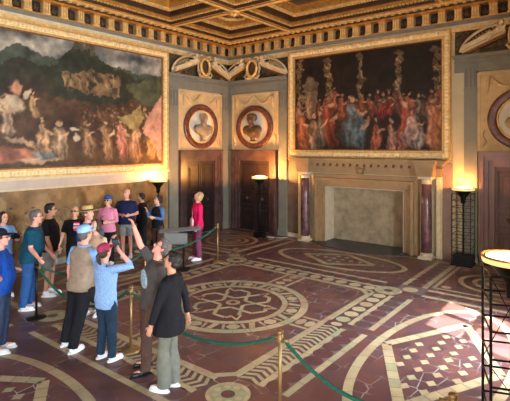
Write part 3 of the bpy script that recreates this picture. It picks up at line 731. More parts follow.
c.poly(qs([(124, 84), (165, 76), (165, 108), (140, 104)]), (86, 92, 66))
rs = random.Random(4)
for i in range(620):                                   # distant crowd
    px = rs.uniform(82, 164); py = rs.uniform(106, 150); a = q(px, py); k = rs.choice([(150, 112, 76), (120, 86, 58), (176, 138, 96), (84, 60, 44), (150, 70, 56), (70, 74, 76)])
    c.blob(a[0], a[1], .035, .045, [q_*.85 for q_ in k], rs.random(), .6)
c.blob(*q(66, 122), .5, .45, (66, 46, 34), 0, .5); c.blob(*q(20, 90), .7, .35, (60, 44, 34), .2, .6); c.blob(*q(100, 140), .6, .4, (70, 50, 36), 0, .7)
c.blob(*q(10, 104), .36, .19, (196, 176, 150), -.2, .3); c.blob(*q(27, 94), .10, .2, (196, 176, 150), -.5, .3); c.blob(*q(14, 88), .14, .22, (196, 138, 104), .2, .3)
for px, py, h, rb in ((4, 138, .9, (190, 160, 130)), (36, 118, .6, (176, 140, 96)), (43, 158, .95, (190, 150, 112)), (58, 160, 1.0, (186, 152, 120)), (88, 158, .9, (150, 116, 84)), (104, 160, 1.0, (168, 128, 90)), (120, 160, 1.1, (200, 130, 112)), (133, 160, 1.15, (212, 160, 118)), (150, 160, 1.1, (206, 150, 92)), (144, 130, .7, (120, 90, 60))):
    a = q(px, py); c.fig(a[0], a[1], h, rb, (206, 166, 128), 0, rs)
c.poly(qs([(140, 130), (162, 90), (165, 170), (150, 140)]), (196, 146, 128)); c.poly(qs([(118, 118), (138, 106), (142, 118), (130, 130)]), (168, 148, 92))
c.blob(*q(12, 156), .75, .2, (176, 108, 84), .05, .3, .2); c.blob(*q(40, 160), .6, .08, (204, 166, 132), .05, .4); c.blob(*q(20, 142), .45, .07, (198, 160, 126), -.1, .4); c.blob(*q(44, 154), .35, .13, (110, 118, 120), 0, .4, .2)
c.blob(*q(76, 130), .17, .05, (206, 200, 186), 0, .3); c.blob(*q(76, 138), .08, .12, (190, 182, 164), 0, .3)
g_ = c.c.mean(2, keepdims=True); c.c = g_+(c.c-g_)*.85; c.c *= (.42+.55*nf+.42*nff)[..., None]; c.c *= np.array([1.0, .95, .88])
c.build('painted_canvas', [(0, 1, 0), (0, 0, 1), (.05, cu0, cz0)], t, PAINT)
# right: crowd between twisted columns
t = empty('temple_scene_painting', (0, 0, 0), 0, 'dark gilt-framed painting of robed figures among columns, above the fireplace', 'painting')
U0, U1, Z0, Z1 = 2.50, 7.12, 2.40, 5.51; fw = .23; frame_mb(M_B, U0, U1, Z0, Z1, fw, t)
cu0, cz0 = U0+fw, Z0+fw; c = Canvas(U1-U0-2*fw, Z1-Z0-2*fw, .018)
def q(px, py): a = onB(px, py); return (a[0]-cu0, a[1]-cz0)
nf = c.noise(4, 8); nff = c.noise(10, 9)
c.c[:] = (44, 32, 26); c.blob(c.W*.5, c.H*.2, c.W*.6, .5, (64, 42, 32), 0, .6)
c.poly(qs([(304, 86), (318, 82), (318, 104), (304, 104)]), (128, 116, 92)); c.blob(*q(311, 84), .2, .2, (132, 120, 98), 0, .2)
for px, top in ((301, 62), (329, 60), (361, 57), (399, 54), (438, 50)):    # knotted columns
    a = q(px, top); b = q(px, 108)
    n = 9
    for i in range(n):
        z = a[1]+(b[1]-a[1])*i/n; c.blob(a[0]+.03*math.sin(i*2.), z, .095 if i % 2 else .07, .13, (150, 124, 88) if i % 2 else (110, 86, 58), .3, .3, .3)
    c.blob(a[0], a[1], .16, .08, (140, 112, 76), 0, .3)
rs = random.Random(11); C_ = [(150, 74, 50), (172, 86, 60), (140, 112, 92), (112, 60, 48), (150, 104, 70), (96, 78, 66), (176, 136, 112)]
for px in range(300, 446, 7):
    a = q(px+rs.uniform(-2, 2), 122+rs.uniform(-6, 4)); c.fig(a[0], a[1], .75, rs.choice(C_), (190, 140, 104), 0, rs)
for px, py, h, rb in ((303, 150, 1.25, (180, 96, 70)), (314, 152, 1.2, (156, 130, 112)), (331, 150, 1.35, (158, 60, 42)), (322, 148, 1.1, (120, 110, 100)), (352, 150, 1.5, (104, 130, 150)), (358, 152, 1.2, (86, 116, 142)), (377, 152, .9, (198, 92, 70)), (384, 122, .6, (170, 44, 38)), (393, 152, .85, (206, 140, 120)), (406, 150, 1.3, (184, 74, 56)), (412, 148, 1.05, (206, 164, 160)), (420, 152, .8, (150, 140, 138)), (434, 152, 1.35, (204, 130, 98)), (440, 150, 1.1, (186, 110, 60)), (402, 154, .6, (176, 90, 76)), (390, 120, .65, (150, 50, 40))):
    a = q(px, py); c.fig(a[0], a[1], h, rb, (206, 158, 122), 0, rs)
g_ = c.c.mean(2, keepdims=True); c.c = g_+(c.c-g_)*.72; c.c *= np.array([1.0, .93, .84]); c.c *= (.28+.62*nf+.42*nff)[..., None]
c.build('painted_canvas', [(1, 0, 0), (0, 0, 1), (cu0, -.05, cz0)], t, PAINT)
# painted dado on the left wall
t = empty('painted_dado', (0, 0, 0), 0, 'faded brown mural dado behind the crowd, below the landscape painting', 'mural')
c = Canvas(8.0, 1.72, .022); nf = c.noise(2, 12); nff = c.noise(8, 13); c.c[:] = (150, 112, 66); c.mix(np.clip((nf-.4)*4, 0, 1), (176, 134, 84)); rs = random.Random(5)
for i in range(46):
    k = rs.choice([(120, 88, 54), (186, 150, 100), (104, 78, 50), (170, 130, 84), (136, 112, 80)]); c.fig(rs.uniform(.2, 7.8), rs.uniform(.0, .5), rs.uniform(.7, 1.05), [a*.55+x*.45 for a, x in zip((150, 112, 66), k)], (166, 130, 86), 0, rs)
for i in range(5): u = 2.4+i*.9; c.poly([(u, 1.1), (u+.3, 1.1), (u+.3, 1.45), (u+.15, 1.58), (u, 1.45)], (172, 138, 92))
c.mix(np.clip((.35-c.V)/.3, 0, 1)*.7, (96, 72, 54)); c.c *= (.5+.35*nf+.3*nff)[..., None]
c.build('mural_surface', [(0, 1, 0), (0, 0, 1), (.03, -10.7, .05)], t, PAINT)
m = MB(); m.M = M_A; m.box(-10.7, 0, .05, -2.68, .028, 1.77, CREAMW); m.build('mural_backing', None, t)
m = MB(); m.M = M_A; m.box(RB, 0, 1.77, -2.68, .05, 1.98, mat('pale_wall_band', lin(186, 166, 146), .5, 0, .1, 3)); m.box(RB, 0, 1.98, -2.68, .11, 2.035, STUCW); m.box(RB, 0, 1.75, -2.68, .07, 1.79, SANDL)
tag(m.build(nexttrim()), kind='structure')
m = MB(); m.M = M_A; m.box(RB, 0, 0, -2.68, .1, .14, GREY); tag(m.build('baseboard_left'), kind='structure')

# ================================================================== FIREPLACE
t = empty('fireplace', (4.85, 0, 0), 0, 'monumental sandstone fireplace with two violet marble columns under the dark painting', 'fireplace'); o_ = -4.85
m = MB(); m.M = Matrix.Translation((-4.85, 0, 0))
XL, XR, ZT = 3.35, 6.36, 1.93
for ins, w in ((0, .08), (.10, .20), (.17, .12), (.26, .05)):
    a, b = XL+ins, XR-ins; wd = {0: .099, .10: .069, .17: .089, .26: .08}[ins]
    m.box(a, -w, 0, a+wd, 0, ZT-ins, SAND); m.box(b-wd, -w, 0, b, 0, ZT-ins, SAND); m.box(a+wd, -w, ZT-ins-wd, b-wd, 0, ZT-ins, SAND)
m.build('surround', None, t)
m = MB(); m.M = Matrix.Translation((-4.85, 0, 0))
m.box(FX0-.02, 0, 0, FX0+.02, .5, FZ+.0, SANDL); m.box(FX1-.02, 0, 0, FX1+.02, .5, FZ, SANDL); m.box(FX0, .5, 0, FX1, .54, FZ, FIREB); m.box(FX0, 0, FZ-.02, FX1, .5, FZ+.02, SANDL)
m.build('firebox', None, t)
m = MB(); m.M = Matrix.Translation((-4.85, 0, 0)); m.box(FX0+.02, -.05, .0, FX1-.02, .5, .012, SLATE); m.prism([(XL+.2, -.05), (XL+.1, -.35), (4.0, -.62), (4.85, -.72), (5.7, -.62), (XR-.1, -.35), (XR-.2, -.05)], 'z', .0, .01, SLATE); m.build('hearth', None, t)
m = MB(); m.M = Matrix.Translation((-4.85, 0, 0))
m.box(2.80, -.14, 1.97, 6.92, 0, 2.13, SAND); m.box(2.78, -.18, 2.13, 6.94, 0, 2.17, SAND)
m.box(2.74, -.26, 2.24, 6.98, 0, 2.29, SAND); m.box(2.66, -.34, 2.29, 7.04, 0, 2.34, SAND); m.box(2.62, -.38, 2.34, 7.08, 0, 2.385, SAND); m.box(2.80, -.14, 2.17, 6.92, 0, 2.24, mat('gap_shade_stone', lin(120, 96, 70), .7))  # sandstone darkened behind the brackets, shade put into the colour
for s, x in ((-1, 3.16), (1, 6.60)):
    m.box(x-.20, -.40, 1.98, x+.20, -.0, 2.13, SAND); m.box(x-.22, -.43, 2.13, x+.22, 0, 2.17, SAND); m.box(x-.20, -.41, 2.17, x+.20, 0, 2.24, SAND); m.box(x-.24, -.45, 2.24, x+.24, 0, 2.3, SAND); m.box(x-.28, -.50, 2.3, x+.28, 0, 2.385, SAND)
mt_ = m.build('mantelpiece', None, t)
for i in range(15):
    m = MB(); m.M = Matrix.Translation((-4.85, 0, 0)); x = 3.5+i*(6.3-3.5)/14; m.prism([(x-.07, 2.25), (x+.07, 2.25), (x+.05, 2.16), (x-.05, 2.16)], 'y', -.27, -.13, SAND)
    m.build('mantel_bracket', None, mt_)
m = MB(); m.M = Matrix.Translation((-4.85, 0, 0)); m.prism([(4.78, 1.96), (4.92, 1.96), (4.98, 2.16), (4.72, 2.16)], 'y', -.2, -.12, SAND); m.ell((4.85, -.21, 2.07), (.07, .04, .07), SAND); m.tube([(4.73, -.2, 2.14), (4.85, -.23, 2.18), (4.97, -.2, 2.14)], .025, SAND); m.build('carved_shield', None, mt_, True)
for x in (3.16, 6.60):
    m = MB(); X = x-4.85
    m.lathe([(.118, .14), (.124, .4), (.125, .8), (.12, 1.3), (.108, 1.80)], COLM, 24, (X, -.22, 0)); cc = m.build('column', None, t, True)
    m = MB(); m.box(X-.16, -.38, 0, X+.16, -.06, .05, SANDL); m.lathe([(.155, .05), (.165, .07), (.155, .09), (.135, .10), (.14, .12), (.125, .14)], SANDL, 24, (X, -.22, 0)); m.build('column_base', None, cc)
    m = MB(); m.lathe([(.108, 1.80), (.12, 1.81), (.12, 1.83), (.11, 1.84), (.112, 1.88), (.15, 1.92)], SANDL, 24, (X, -.22, 0)); m.box(X-.16, -.38, 1.92, X+.16, -.06, 1.975, SANDL); m.build('capital', None, cc)
for a, b in ((2.84, 2.98), (6.78, 6.93)):
    m = MB(); m.M = Matrix.Translation((-4.85, 0, 0)); m.box(a, -.10, 0, b, 0, 1.97, SANDL); m.box(a+.03, -.14, .06, b-.03, 0, 1.97, STUCW)
    m.build('side_pilaster', None, t)
m = MB(); m.M = M_B; m.box(2.42, 0, 0, 2.84, .04, 2.3, mat('dark_marble_dado', lin(104, 84, 70), .4, 0, .25, 4)); m.box(6.93, 0, 0, 7.16, .04, 2.3, mat('violet_grey_dado', lin(140, 112, 98), .4, 0, .15, 4)); m.box(2.42, 0, 0, 2.84, .06, .12, SANDL)
tag(m.build(nexttrim()), kind='structure')
m = MB(); m.M = M_B; m.box(2.42, 0, 2.3, 2.5, .02, 5.42, STUC); m.box(7.12, 0, 2.3, 7.2, .02, 5.42, STUC); tag(m.build(nexttrim()), kind='structure')

# ================================================================== FLOOR LAMPS
GLOW = mat('lamp_glow', (1, .75, .42), .5, 0, 0, 1, 0, None, 0, .5, (1, .78, .45), 5)
AMBER = mat('amber_glass_rim', lin(240, 190, 110), .3, 0, .25, 40, 0, None, 2, .5, (1, .62, .25), .8)
BOWLIN = mat('bowl_inner_amber', lin(235, 170, 90), .35, .3, .1, 5)
def lamp(x, y, h, caged, label, e, rot=0):
    t = empty('floor_lamp', (x, y, 0), rot, label, 'floor lamp', 'black uplighter floor lamps')
    m = MB(); m.lathe([(.03, h-.36), (.05, h-.35), (.055, h-.25), (.06, h-.22), (.13, h-.14), (.205, h-.04), (.225, h-.01), (.225, h+.0), (.215, h), (.2, h-.03), (.12, h-.10), (.02, h-.12)], BLACKM, 28, (0, 0, 0), True)
    m.lathe([(.244, h-.008), (.248, h-.004), (.248, h+.008), (.236, h+.01), (.225, h+.002)], BRASS, 28, (0, 0, 0), False)
    m.build('lamp_bowl', None, t, True)
    m = MB(); m.lathe([(.01, h-.02), (.205, h-.008), (.207, h), (.16, h+.012), (.08, h+.02), (.01, h+.022)], GLOW, 24); m.build('lamp_diffuser', None, t, True)
    m = MB(); m.lathe([(.212, h-.055), (.236, h-.05), (.243, h-.02), (.243, h-.004), (.228, h+.0)], AMBER, 30, (0, 0, 0), False); m.build('lamp_rim', None, t, True)
    m = MB(); m.tube([(0, 0, .1), (0, 0, h-.3)], .018, BLACKM, 10); m.build('pole', None, t, True)
    if caged:
        c = MB(); s = .2; zt = h-.13
        for a in (-1, 1):
            for b in (-1, 1): c.tube([(a*s, b*s, .02), (a*s, b*s, zt)], .009 if caged == 1 else .012, BLACKM, 6)
        z = .26
        while z < zt+.01:
            for P in (((-s, -s), (s, -s)), ((s, -s), (s, s)), ((s, s), (-s, s)), ((-s, s), (-s, -s))): c.tube([(*P[0], z), (*P[1], z)], .006 if caged == 1 else .009, BLACKM, 6)
            z += (zt-.26)/(9 if caged == 1 else 6)
        for P in (((-s, -s), (s, -s)), ((s, s), (-s, s))):
            c.tube([(*P[0], .26), (*P[1], .8)], .004, BLACKM, 5); c.tube([(*P[1], .8), (*P[0], zt)], .004, BLACKM, 5)
        if caged == 1:
            for q_ in (-.07, .07): c.tube([(q_, -s, .26), (q_, -s, zt)], .005, BLACKM, 5)
        c.build('wire_cage', None, t)
        c = MB(); c.box(-.22, -.22, .0, .22, .22, .04, BLACKM); c.box(-.19, -.19, .04, .19, .19, .24, BLACKM); c.build('base_box', None, t)
    else:
        c = MB(); c.lathe([(.17, 0), (.17, .02), (.03, .05), (.03, .12)], BLACKM, 24); c.box(-.16, -.1, .0, .16, .1, .14, BLACKM); c.build('base', None, t)
    l = bpy.data.lights.new('lamp_light', 'POINT'); l.energy = e; l.color = (1, .42, .09); l.shadow_soft_size = .03
    lo = bpy.data.objects.new('lamp_light', l); COL.objects.link(lo); lo.parent = t; lo.location = (0, 0, h+.055)
    return t
lamp(1.86, -.68, 1.80, 0, 'black floor lamp glowing in front of the dark door right of the corner', 190)
lamp(7.46, -.34, 1.76, 1, 'black floor lamp in a tall wire cage, against the cream strip right of the fireplace', 38)
lamp(.36, -3.3, 1.80, 0, 'black floor lamp by the right end of the mural, behind the crowd', 80)
lamp(9.47, -7.06, 1.77, 2, 'large near floor lamp in an open iron cage at the right edge', 60, .35)

# ================================================================== ROPE BARRIER
def post(x, y, h, mt, label, heavy=False):
    t = empty('stanchion', (x, y, 0), 0, label, 'rope post', 'rope barrier posts')
    m = MB(); r = .15 if heavy else .13
    m.lathe([(r, 0), (r, .012), (r*.9, .025), (.03, .04), (.02, .06)], BLACKM if heavy else mt, 28); m.build('base', None, t, True)
    m = MB(); m.lathe([(.019, .04), (.019, h-.06)], mt, 16); m.build('pole', None, t, True)
    m = MB(); m.lathe([(.019, h-.12), (.033, h-.11), (.033, h-.05), (.024, h-.045), (.024, h-.035), (.032, h-.03), (.034, h-.008), (.028, h), (.001, h+.001)], mt, 18); m.build('finial', None, t, True)
    return (x, y, h-.08)
pA = post(2.97, -7.95, .88, BLACKM, 'black barrier post beside the man in the teal polo', True)
pB = post(5.10, -7.74, .86, BRASS, 'brass barrier post between the maroon-cap woman and the pointing man')
pC = post(7.56, -7.80, .90, BRASS, 'tall brass barrier post standing alone at the front')
pD = post(9.21, -7.92, .88, BRASS, 'brass barrier post at the bottom right whose knob just shows')
pE = post(2.86, -3.62, .90, BRASS, 'brass barrier post just right of the pink-jumper woman')
pF = post(2.95, -5.8, .72, BRASS, 'brass barrier post behind the pointing man')
def rope(a, b, sag, label):
    t = empty('barrier_rope', ((a[0]+b[0])/2, (a[1]+b[1])/2, a[2]-sag), 0, label, 'rope', 'green barrier ropes'); o = Vector(t.location)
    a = Vector(a); b = Vector(b); d = (b-a); d.z = 0; d.normalize(); a2 = a+d*.05; b2 = b-d*.05; n = 60
    P = [a2.lerp(b2, i/n)-Vector((0, 0, 4*sag*(i/n)*(1-i/n)))-o for i in range(n+1)]
    m = MB()
    s1 = d.cross(Vector((0, 0, 1)))
    for k in range(3):
        Q = []
        for i in range(n*3+1):
            f = i/3; j = min(int(f), n-1); p = P[j].lerp(P[j+1], f-j); t_ = i*1.05+k*2*PI/3
            Q.append(p+(s1*math.cos(t_)+Vector((0, 0, 1))*math.sin(t_))*.009)
        m.tube(Q, .0115, ROPE, 6)
    m.build('twisted_cord', None, t, True)
    for e, pp, q_ in ((a, P[0], 1), (b, P[-1], -1)):
        h = MB(); h.tube([pp+d*.05*q_, pp, (e-o)+d*.028*q_], [.016, .014, .007], BRASS, 8); h.build('hook', None, t, True)
rope(pA, pB, .38, 'green rope from the black post sagging behind the grey-vest man')
rope(pB, pC, .30, 'green rope from behind the black-cardigan woman to the lone front post')
rope(pC, pD, .28, 'green rope from the lone front post down to the bottom right')
rope(pE, pF, .16, 'green rope running from beside the pink-jumper woman to behind the pointing man')
rope(pF, pA, .28, 'green rope along the crowd behind the straw-hat man')
m = MB(); P_ = [(.10*math.cos(i*.7)*(1+.3*math.sin(i*1.9)), .07*math.sin(i*.7), .008+.006*(i % 2)) for i in range(22)]; m.tube(P_+[(.3, .1, .008), (.42, .3, .01)], .006, mat('white_cable', lin(214, 216, 220), .5, 0, .05), 6)
o = m.build('power_cable', None, None, True); o.location = (2.15, -.55, 0); tag(o, 'white cable coiled on the floor right of the dark door lamp', 'cable')
# information stand
t = empty('information_stand', (2.66, -4.62, 0), 0, 'grey metal slanted information stand between the curly-haired visitor and pink-jumper woman', 'stand')
GM = mat('grey_metal', lin(128, 132, 130), .45, .2, .08, 6)
lx = Vector((.80, .60, 0)); ly = Vector((-.60, .80, 0))
RM = Matrix(((lx.x, ly.x, 0, 0), (lx.y, ly.y, 0, 0), (0, 0, 1, 0), (0, 0, 0, 1)))
m = MB(); m.M = RM @ Matrix.Translation((0, 0, .88)) @ Matrix.Rotation(.45, 4, 'X') @ Matrix.Rotation(-.10, 4, 'Y'); m.box(-.46, -.06, -.012, .46, .06, .012, GM); m.build('reading_panel', None, t)
m = MB(); m.M = RM; m.box(-.34, -.02, .56, .16, .04, .80, GM); m.build('support_box', None, t)
m = MB(); m.M = RM; m.box(-.3, .0, .02, -.26, .04, .56, BLACKM); m.box(.06, .0, .02, .10, .04, .56, BLACKM); m.box(-.38, -.15, 0, .2, .18, .02, BLACKM); m.build('legs', None, t)


# ================================================================== PEOPLE
def skin_mat(n, c): return mat('skin_'+n, lin(*c), .5, 0, .06, 10)
SK = skin_mat('light', (222, 166, 140)); SK2 = skin_mat('tan', (196, 140, 112)); SK3 = skin_mat('pink', (226, 160, 140))
def cloth(n, c, v=.14, s=14): return mat('cloth_'+n, lin(*c), .85, 0, v, s, .35, None, 3, .2)
WHITE = mat('shoe_white', lin(226, 230, 234), .5, 0, .05); SOLE = mat('shoe_sole', lin(238, 238, 236), .6, 0, .03); BLKSH = mat('shoe_black', lin(24, 24, 26), .35, 0, .1)
EYE = mat('eye_dark', lin(36, 26, 22), .2, 0, 0); LIP = mat('lip', lin(172, 92, 84), .5, 0, .05); LENS = mat('lens_dark', lin(30, 32, 36), .1, 0, 0)
def facev(r, f): d = RGT*r+FWD*f; return math.atan2(-d.x, d.y)
TP = [(.80, .135, .095, 0), (.86, .165, .115, -.01), (.93, .165, .118, -.01), (1.04, .145, .105, 0), (1.16, .155, .11, .005), (1.28, .172, .118, .01), (1.36, .172, .108, .0), (1.42, .145, .085, -.01), (1.455, .085, .065, -.015), (1.50, .055, .055, -.01)]
def torso_prof(z):
    for a, b in zip(TP, TP[1:]):
        if a[0] <= z <= b[0]:
            k = (z-a[0])/(b[0]-a[0]); return tuple(a[i]+(b[i]-a[i])*k for i in (1, 2, 3))
    return TP[0][1:] if z < TP[0][0] else TP[-1][1:]
def person(label, pos, face, h=1.6, head=(0, 0), lean=0, arms=None, shirt=None, sleeve='short', pants=None, shorts=False, legw=1.0, hem=.86, skin=None, hair=('short', None), hat=None, glasses=None, shoes=None, stance=((-.10, .02), (.10, -.02)), girth=1.0, vest=None, flare=1., folds=.004, belly=0, tilt=0, wa=None):
    k = h/1.75; rz = facev(*face)
    t = empty('person', (pos[0], pos[1], 0), rz, label, 'person'); skin = skin or SK
    T = Matrix.Scale(k, 4); L0 = math.radians(lean); RI = Matrix.Rotation(-rz, 3, 'Z'); tv = RI @ (RGT*math.tan(math.radians(tilt)))
    if wa: arms = tuple(tuple(RI @ (RGT*v[0]+FWD*v[1]+Vector((0, 0, v[2]))) for v in a) for a in wa)
    def bend(p):
        p = Vector(p)
        if p.z > .95:
            kk = min(1, (p.z-.95)/.25); q = p-Vector((0, 0, .95)); q = Matrix.Rotation(-L0*kk, 3, 'X') @ q; p = q+Vector((0, 0, .95))
        return p+tv*max(0, p.z-.1)
    def ringT(mb, z, infl, gx=1, gy=1):
        rx, ry, yc = torso_prof(z); rx = rx*girth*gx+infl; ry = ry*girth*gy+infl+(belly*math.exp(-((z-1.08)/.13)**2)); yc2 = yc+belly*.6*math.exp(-((z-1.08)/.13)**2)
        return [tuple(bend((rx*math.copysign(abs(math.cos(a))**.85, math.cos(a)), yc2+ry*math.copysign(abs(math.sin(a))**.85, math.sin(a)), z))) for a in [2*PI*i/20 for i in range(20)]]
    def loft(mb, rings):
        n = len(rings[0]); vs = [p for r in rings for p in r]
        fs = [(i*n+j, i*n+(j+1) % n, (i+1)*n+(j+1) % n, (i+1)*n+j) for i in range(len(rings)-1) for j in range(n)]
        fs.append(tuple(range(n-1, -1, -1))); fs.append(tuple((len(rings)-1)*n+j for j in range(n))); mb.add(vs, fs)
    # joints
    J = {}
    arms = arms or (((-.15, .05, -1), (-.05, .25, -1)), ((.15, .05, -1), (.05, .25, -1)))
    for s, (u, f) in zip((-1, 1), arms):
        sh = bend((s*.178*girth**.5, -.005, 1.395)); u = Vector(u).normalized(); f = Vector(f).normalized()
        el = sh+u*.285; wr = el+f*.25; J[s] = (sh, el, wr, f)
    for s, (fx, fy) in zip((-1, 1), stance):
        hip = Vector((s*.09, 0, .90)); ank = Vector((fx, fy-.03, .085)); kn = hip.lerp(ank, .5)+Vector((0, .025, .02))+tv*.38; hip = bend(hip); J['l%d' % s] = (hip, kn, ank)
    neck0 = bend((0, -.012, 1.44)); neck1 = bend((0, .0, 1.53))
    HM = Matrix.Translation(bend((0, .012, 1.53))) @ Matrix.Rotation(math.radians(head[0]), 4, 'Z') @ Matrix.Rotation(math.radians(head[1]), 4, 'X') @ Matrix.Translation((0, .01, .105))
    # ---- body
    b = MB(); b.M = T
    loft(b, [ringT(b, z, -.004) for z in (.80, .86, .93, 1.04, 1.16, 1.28, 1.36, 1.42, 1.455, 1.49)])
    for s in (-1, 1):
        sh, el, wr, f = J[s]
        b.tube([sh+Vector((-s*.05, 0, .0)), sh, sh.lerp(el, .3), sh.lerp(el, .7), el, el.lerp(wr, .25), el.lerp(wr, .6), wr, wr+f*.02], [.05, .055, .05, .044, .040, .042, .036, .027, .027], None, 12)
        hip, kn, an = J['l%d' % s]
        b.tube([hip+Vector((0, 0, .03)), hip.lerp(kn, .25), hip.lerp(kn, .7), kn, kn.lerp(an, .3), kn.lerp(an, .75), an, an-Vector((0, 0, .03))], [.085, .085, .065, .056, .058, .042, .035, .035], None, 12)
        b.ell((an.x, an.y+.07, .05), (.036, .11, .035))
        # hand: palm, four fingers, thumb from the side of the palm
        side = Vector((1, 0, 0)) if abs(f.x) < .8 else Vector((0, 1, 0)); nrm = Vector((-s, 0, 0)) if abs(f.x) < .8 else Vector((0, 0, -1))
        if f.z > .3: nrm = Vector((0, 1, .1))
        nrm = (nrm-f*nrm.dot(f)).normalized(); ax = f.cross(nrm).normalized(); R_ = Matrix((ax, nrm, f)).transposed()
        b.ell(tuple(wr+f*.055), (.038, .016, .052), None, 12, 8, R_)
        for i, (off, ln) in enumerate(((-.029, .062), (-.010, .074), (.010, .070), (.029, .054))):
            a0 = wr+f*.085+ax*off*.9; a1 = a0+(f*.9+nrm*.28).normalized()*ln*.5; a2 = a1+(f*.6+nrm*.75).normalized()*ln*.5
            b.tube([a0-f*.02, a0, a1, a2], [.0095, .0095, .009, .0075], None, 7)
        sg = 1 if ax.dot(Vector((0, 1, 0))) > 0 or f.z > .3 and ax.x*s < 0 else -1
        t0 = wr+f*.03+ax*sg*.028; t1 = t0+(f*.6+ax*sg*.7+nrm*.25).normalized()*.035; t2 = t1+(f*.85+ax*sg*.2+nrm*.35).normalized()*.03
        b.tube([t0, t1, t2], [.012, .0105, .0085], None, 7)
    b.tube([neck0, neck1, HM @ Vector((0, -.015, -.03))], [.058, .052, .052], None, 14)
    MM = T @ HM; b.M = MM
    b.ell((0, -.008, .03), (.074, .094, .092), None, 20, 14); b.ell((0, .022, -.045), (.058, .066, .068), None, 16, 10); b.ell((0, .06, -.092), (.024, .024, .02)); b.ell((0, .07, .005), (.05, .022, .04))
    b.tube([(0, .086, .022), (0, .102, -.006), (0, .108, -.022), (0, .09, -.03)], [.009, .012, .016, .010], None, 8)
    b.ell((0, .074, -.058), (.024, .018, .012)); b.ell((0, .075, .036), (.048, .02, .010))
    for s in (-1, 1): b.ell((s*.076, -.006, -.004), (.010, .018, .031)); b.ell((s*.035, .066, -.02), (.02, .02, .018))
    body = remesh(b, 'body', skin, t, .0078*k, 1)
    fe = MB(); fe.M = MM
    for s in (-1, 1): fe.ell((s*.029, .083, .008), (.011, .008, .007), EYE, 8, 6); fe.tube([(s*.014, .096, .030), (s*.030, .097, .036), (s*.046, .088, .030)], .0035, hair[1] if hair[1] else EYE, 5)
    fe.build('eyes', None, body, True)
    fe = MB(); fe.M = MM; fe.tube([(-.022, .085, -.056), (0, .094, -.054), (.022, .085, -.056)], [.004, .007, .004], LIP, 6); fe.build('mouth', None, body, True)
    # ---- trousers
    p = MB(); p.M = T
    loft(p, [ringT(p, z, .012) for z in (.80, .86, .93, 1.0)])
    for s in (-1, 1):
        hip, kn, an = J['l%d' % s]
        if shorts: p.tube([hip+Vector((0, 0, .02)), hip.lerp(kn, .3), kn+Vector((0, 0, .04))], [.108*legw, .108*legw, .094*legw], None, 14)
        else: p.tube([hip+Vector((0, 0, .02)), hip.lerp(kn, .3), hip.lerp(kn, .7), kn, kn.lerp(an, .4), kn.lerp(an, .8), an+Vector((0, 0, -.02))], [.104*legw, .102*legw, .088*legw, .080*legw, .074*legw*flare, .066*legw*flare, .066*legw*flare], None, 14)
    remesh(p, 'shorts' if shorts else 'trousers', pants, t, .012*k, 2, folds, 9)
    # ---- shirt
    q_ = MB(); q_.M = T
    zs = [z for z in (hem, .90, .97, 1.04, 1.12, 1.20, 1.28, 1.36, 1.42, 1.455, 1.47) if z >= hem]
    loft(q_, [ringT(q_, z, (.022 if z < 1.4 else .012)+max(0, (.90 if flare < 1.2 else .99)-z)*.22*max(1, flare)) for z in zs])
    def sleeves(mb, kind, ex=0):
        for s in (-1, 1):
            sh, el, wr, f = J[s]; A0 = sh+Vector((-s*.06, 0, .0))
            if kind == 'short': mb.tube([A0, sh, sh.lerp(el, .35), sh.lerp(el, .8)], [.06+ex, .068+ex, .066+ex, .062+ex], None, 14)
            elif kind == 'elbow': mb.tube([A0, sh, sh.lerp(el, .5), el, el.lerp(wr, .35)], [.06, .067, .062, .054, .052], None, 14)
            elif kind == 'long': mb.tube([A0, sh, sh.lerp(el, .5), el, el.lerp(wr, .5), el.lerp(wr, .93)], [.06, .068, .060, .053, .046, .040], None, 14)
            elif kind == 'none': mb.tube([A0, sh], [.06, .066], None, 14)
    if not vest: sleeves(q_, sleeve)
    remesh(q_, 'vest' if vest else 'shirt', vest or shirt, t, .0115*k, 2, folds, 9)
    if vest:
        q_ = MB(); q_.M = T; loft(q_, [ringT(q_, z, .008) for z in (1.30, 1.38, 1.42, 1.455, 1.485)]); sleeves(q_, sleeve); remesh(q_, 'shirt', shirt, t, .0115*k, 2, folds, 9)
    else:
        c_ = MB(); c_.M = T; c_.tube([bend((.062*math.cos(a), -.012+.06*math.sin(a), 1.468-.012*math.sin(a))) for a in [2*PI*i/18 for i in range(18)]], [(.010, .012)]*18, shirt, 6, closed=True); c_.build('collar', None, t, True)
    # ---- shoes
    shoes = shoes or WHITE
    for s in (-1, 1):
        an = J['l%d' % s][2]; sm = MB(); sm.M = T
        sm.ell((an.x, an.y+.02, .055), (.044, .075, .05)); sm.ell((an.x+s*.004, an.y+.11, .04), (.046, .085, .036)); sm.tube([(an.x, an.y, .05), (an.x, an.y-.005, .11)], [.046, .042], None, 12)
        so_ = remesh(sm, 'shoe', shoes, t, .009*k, 1)
        sm = MB(); sm.M = T; n = 20
        out = [(an.x+s*.003+.052*math.cos(2*PI*i/n)*(1-.12*math.sin(2*PI*i/n)), an.y+.065+.145*math.sin(2*PI*i/n)) for i in range(n)]; sm.prism(out, 'z', 0.0, .022, SOLE if shoes is not BLKSH else BLKSH); sm.build('sole', None, so_)
    # ---- hair
    st, hm = hair
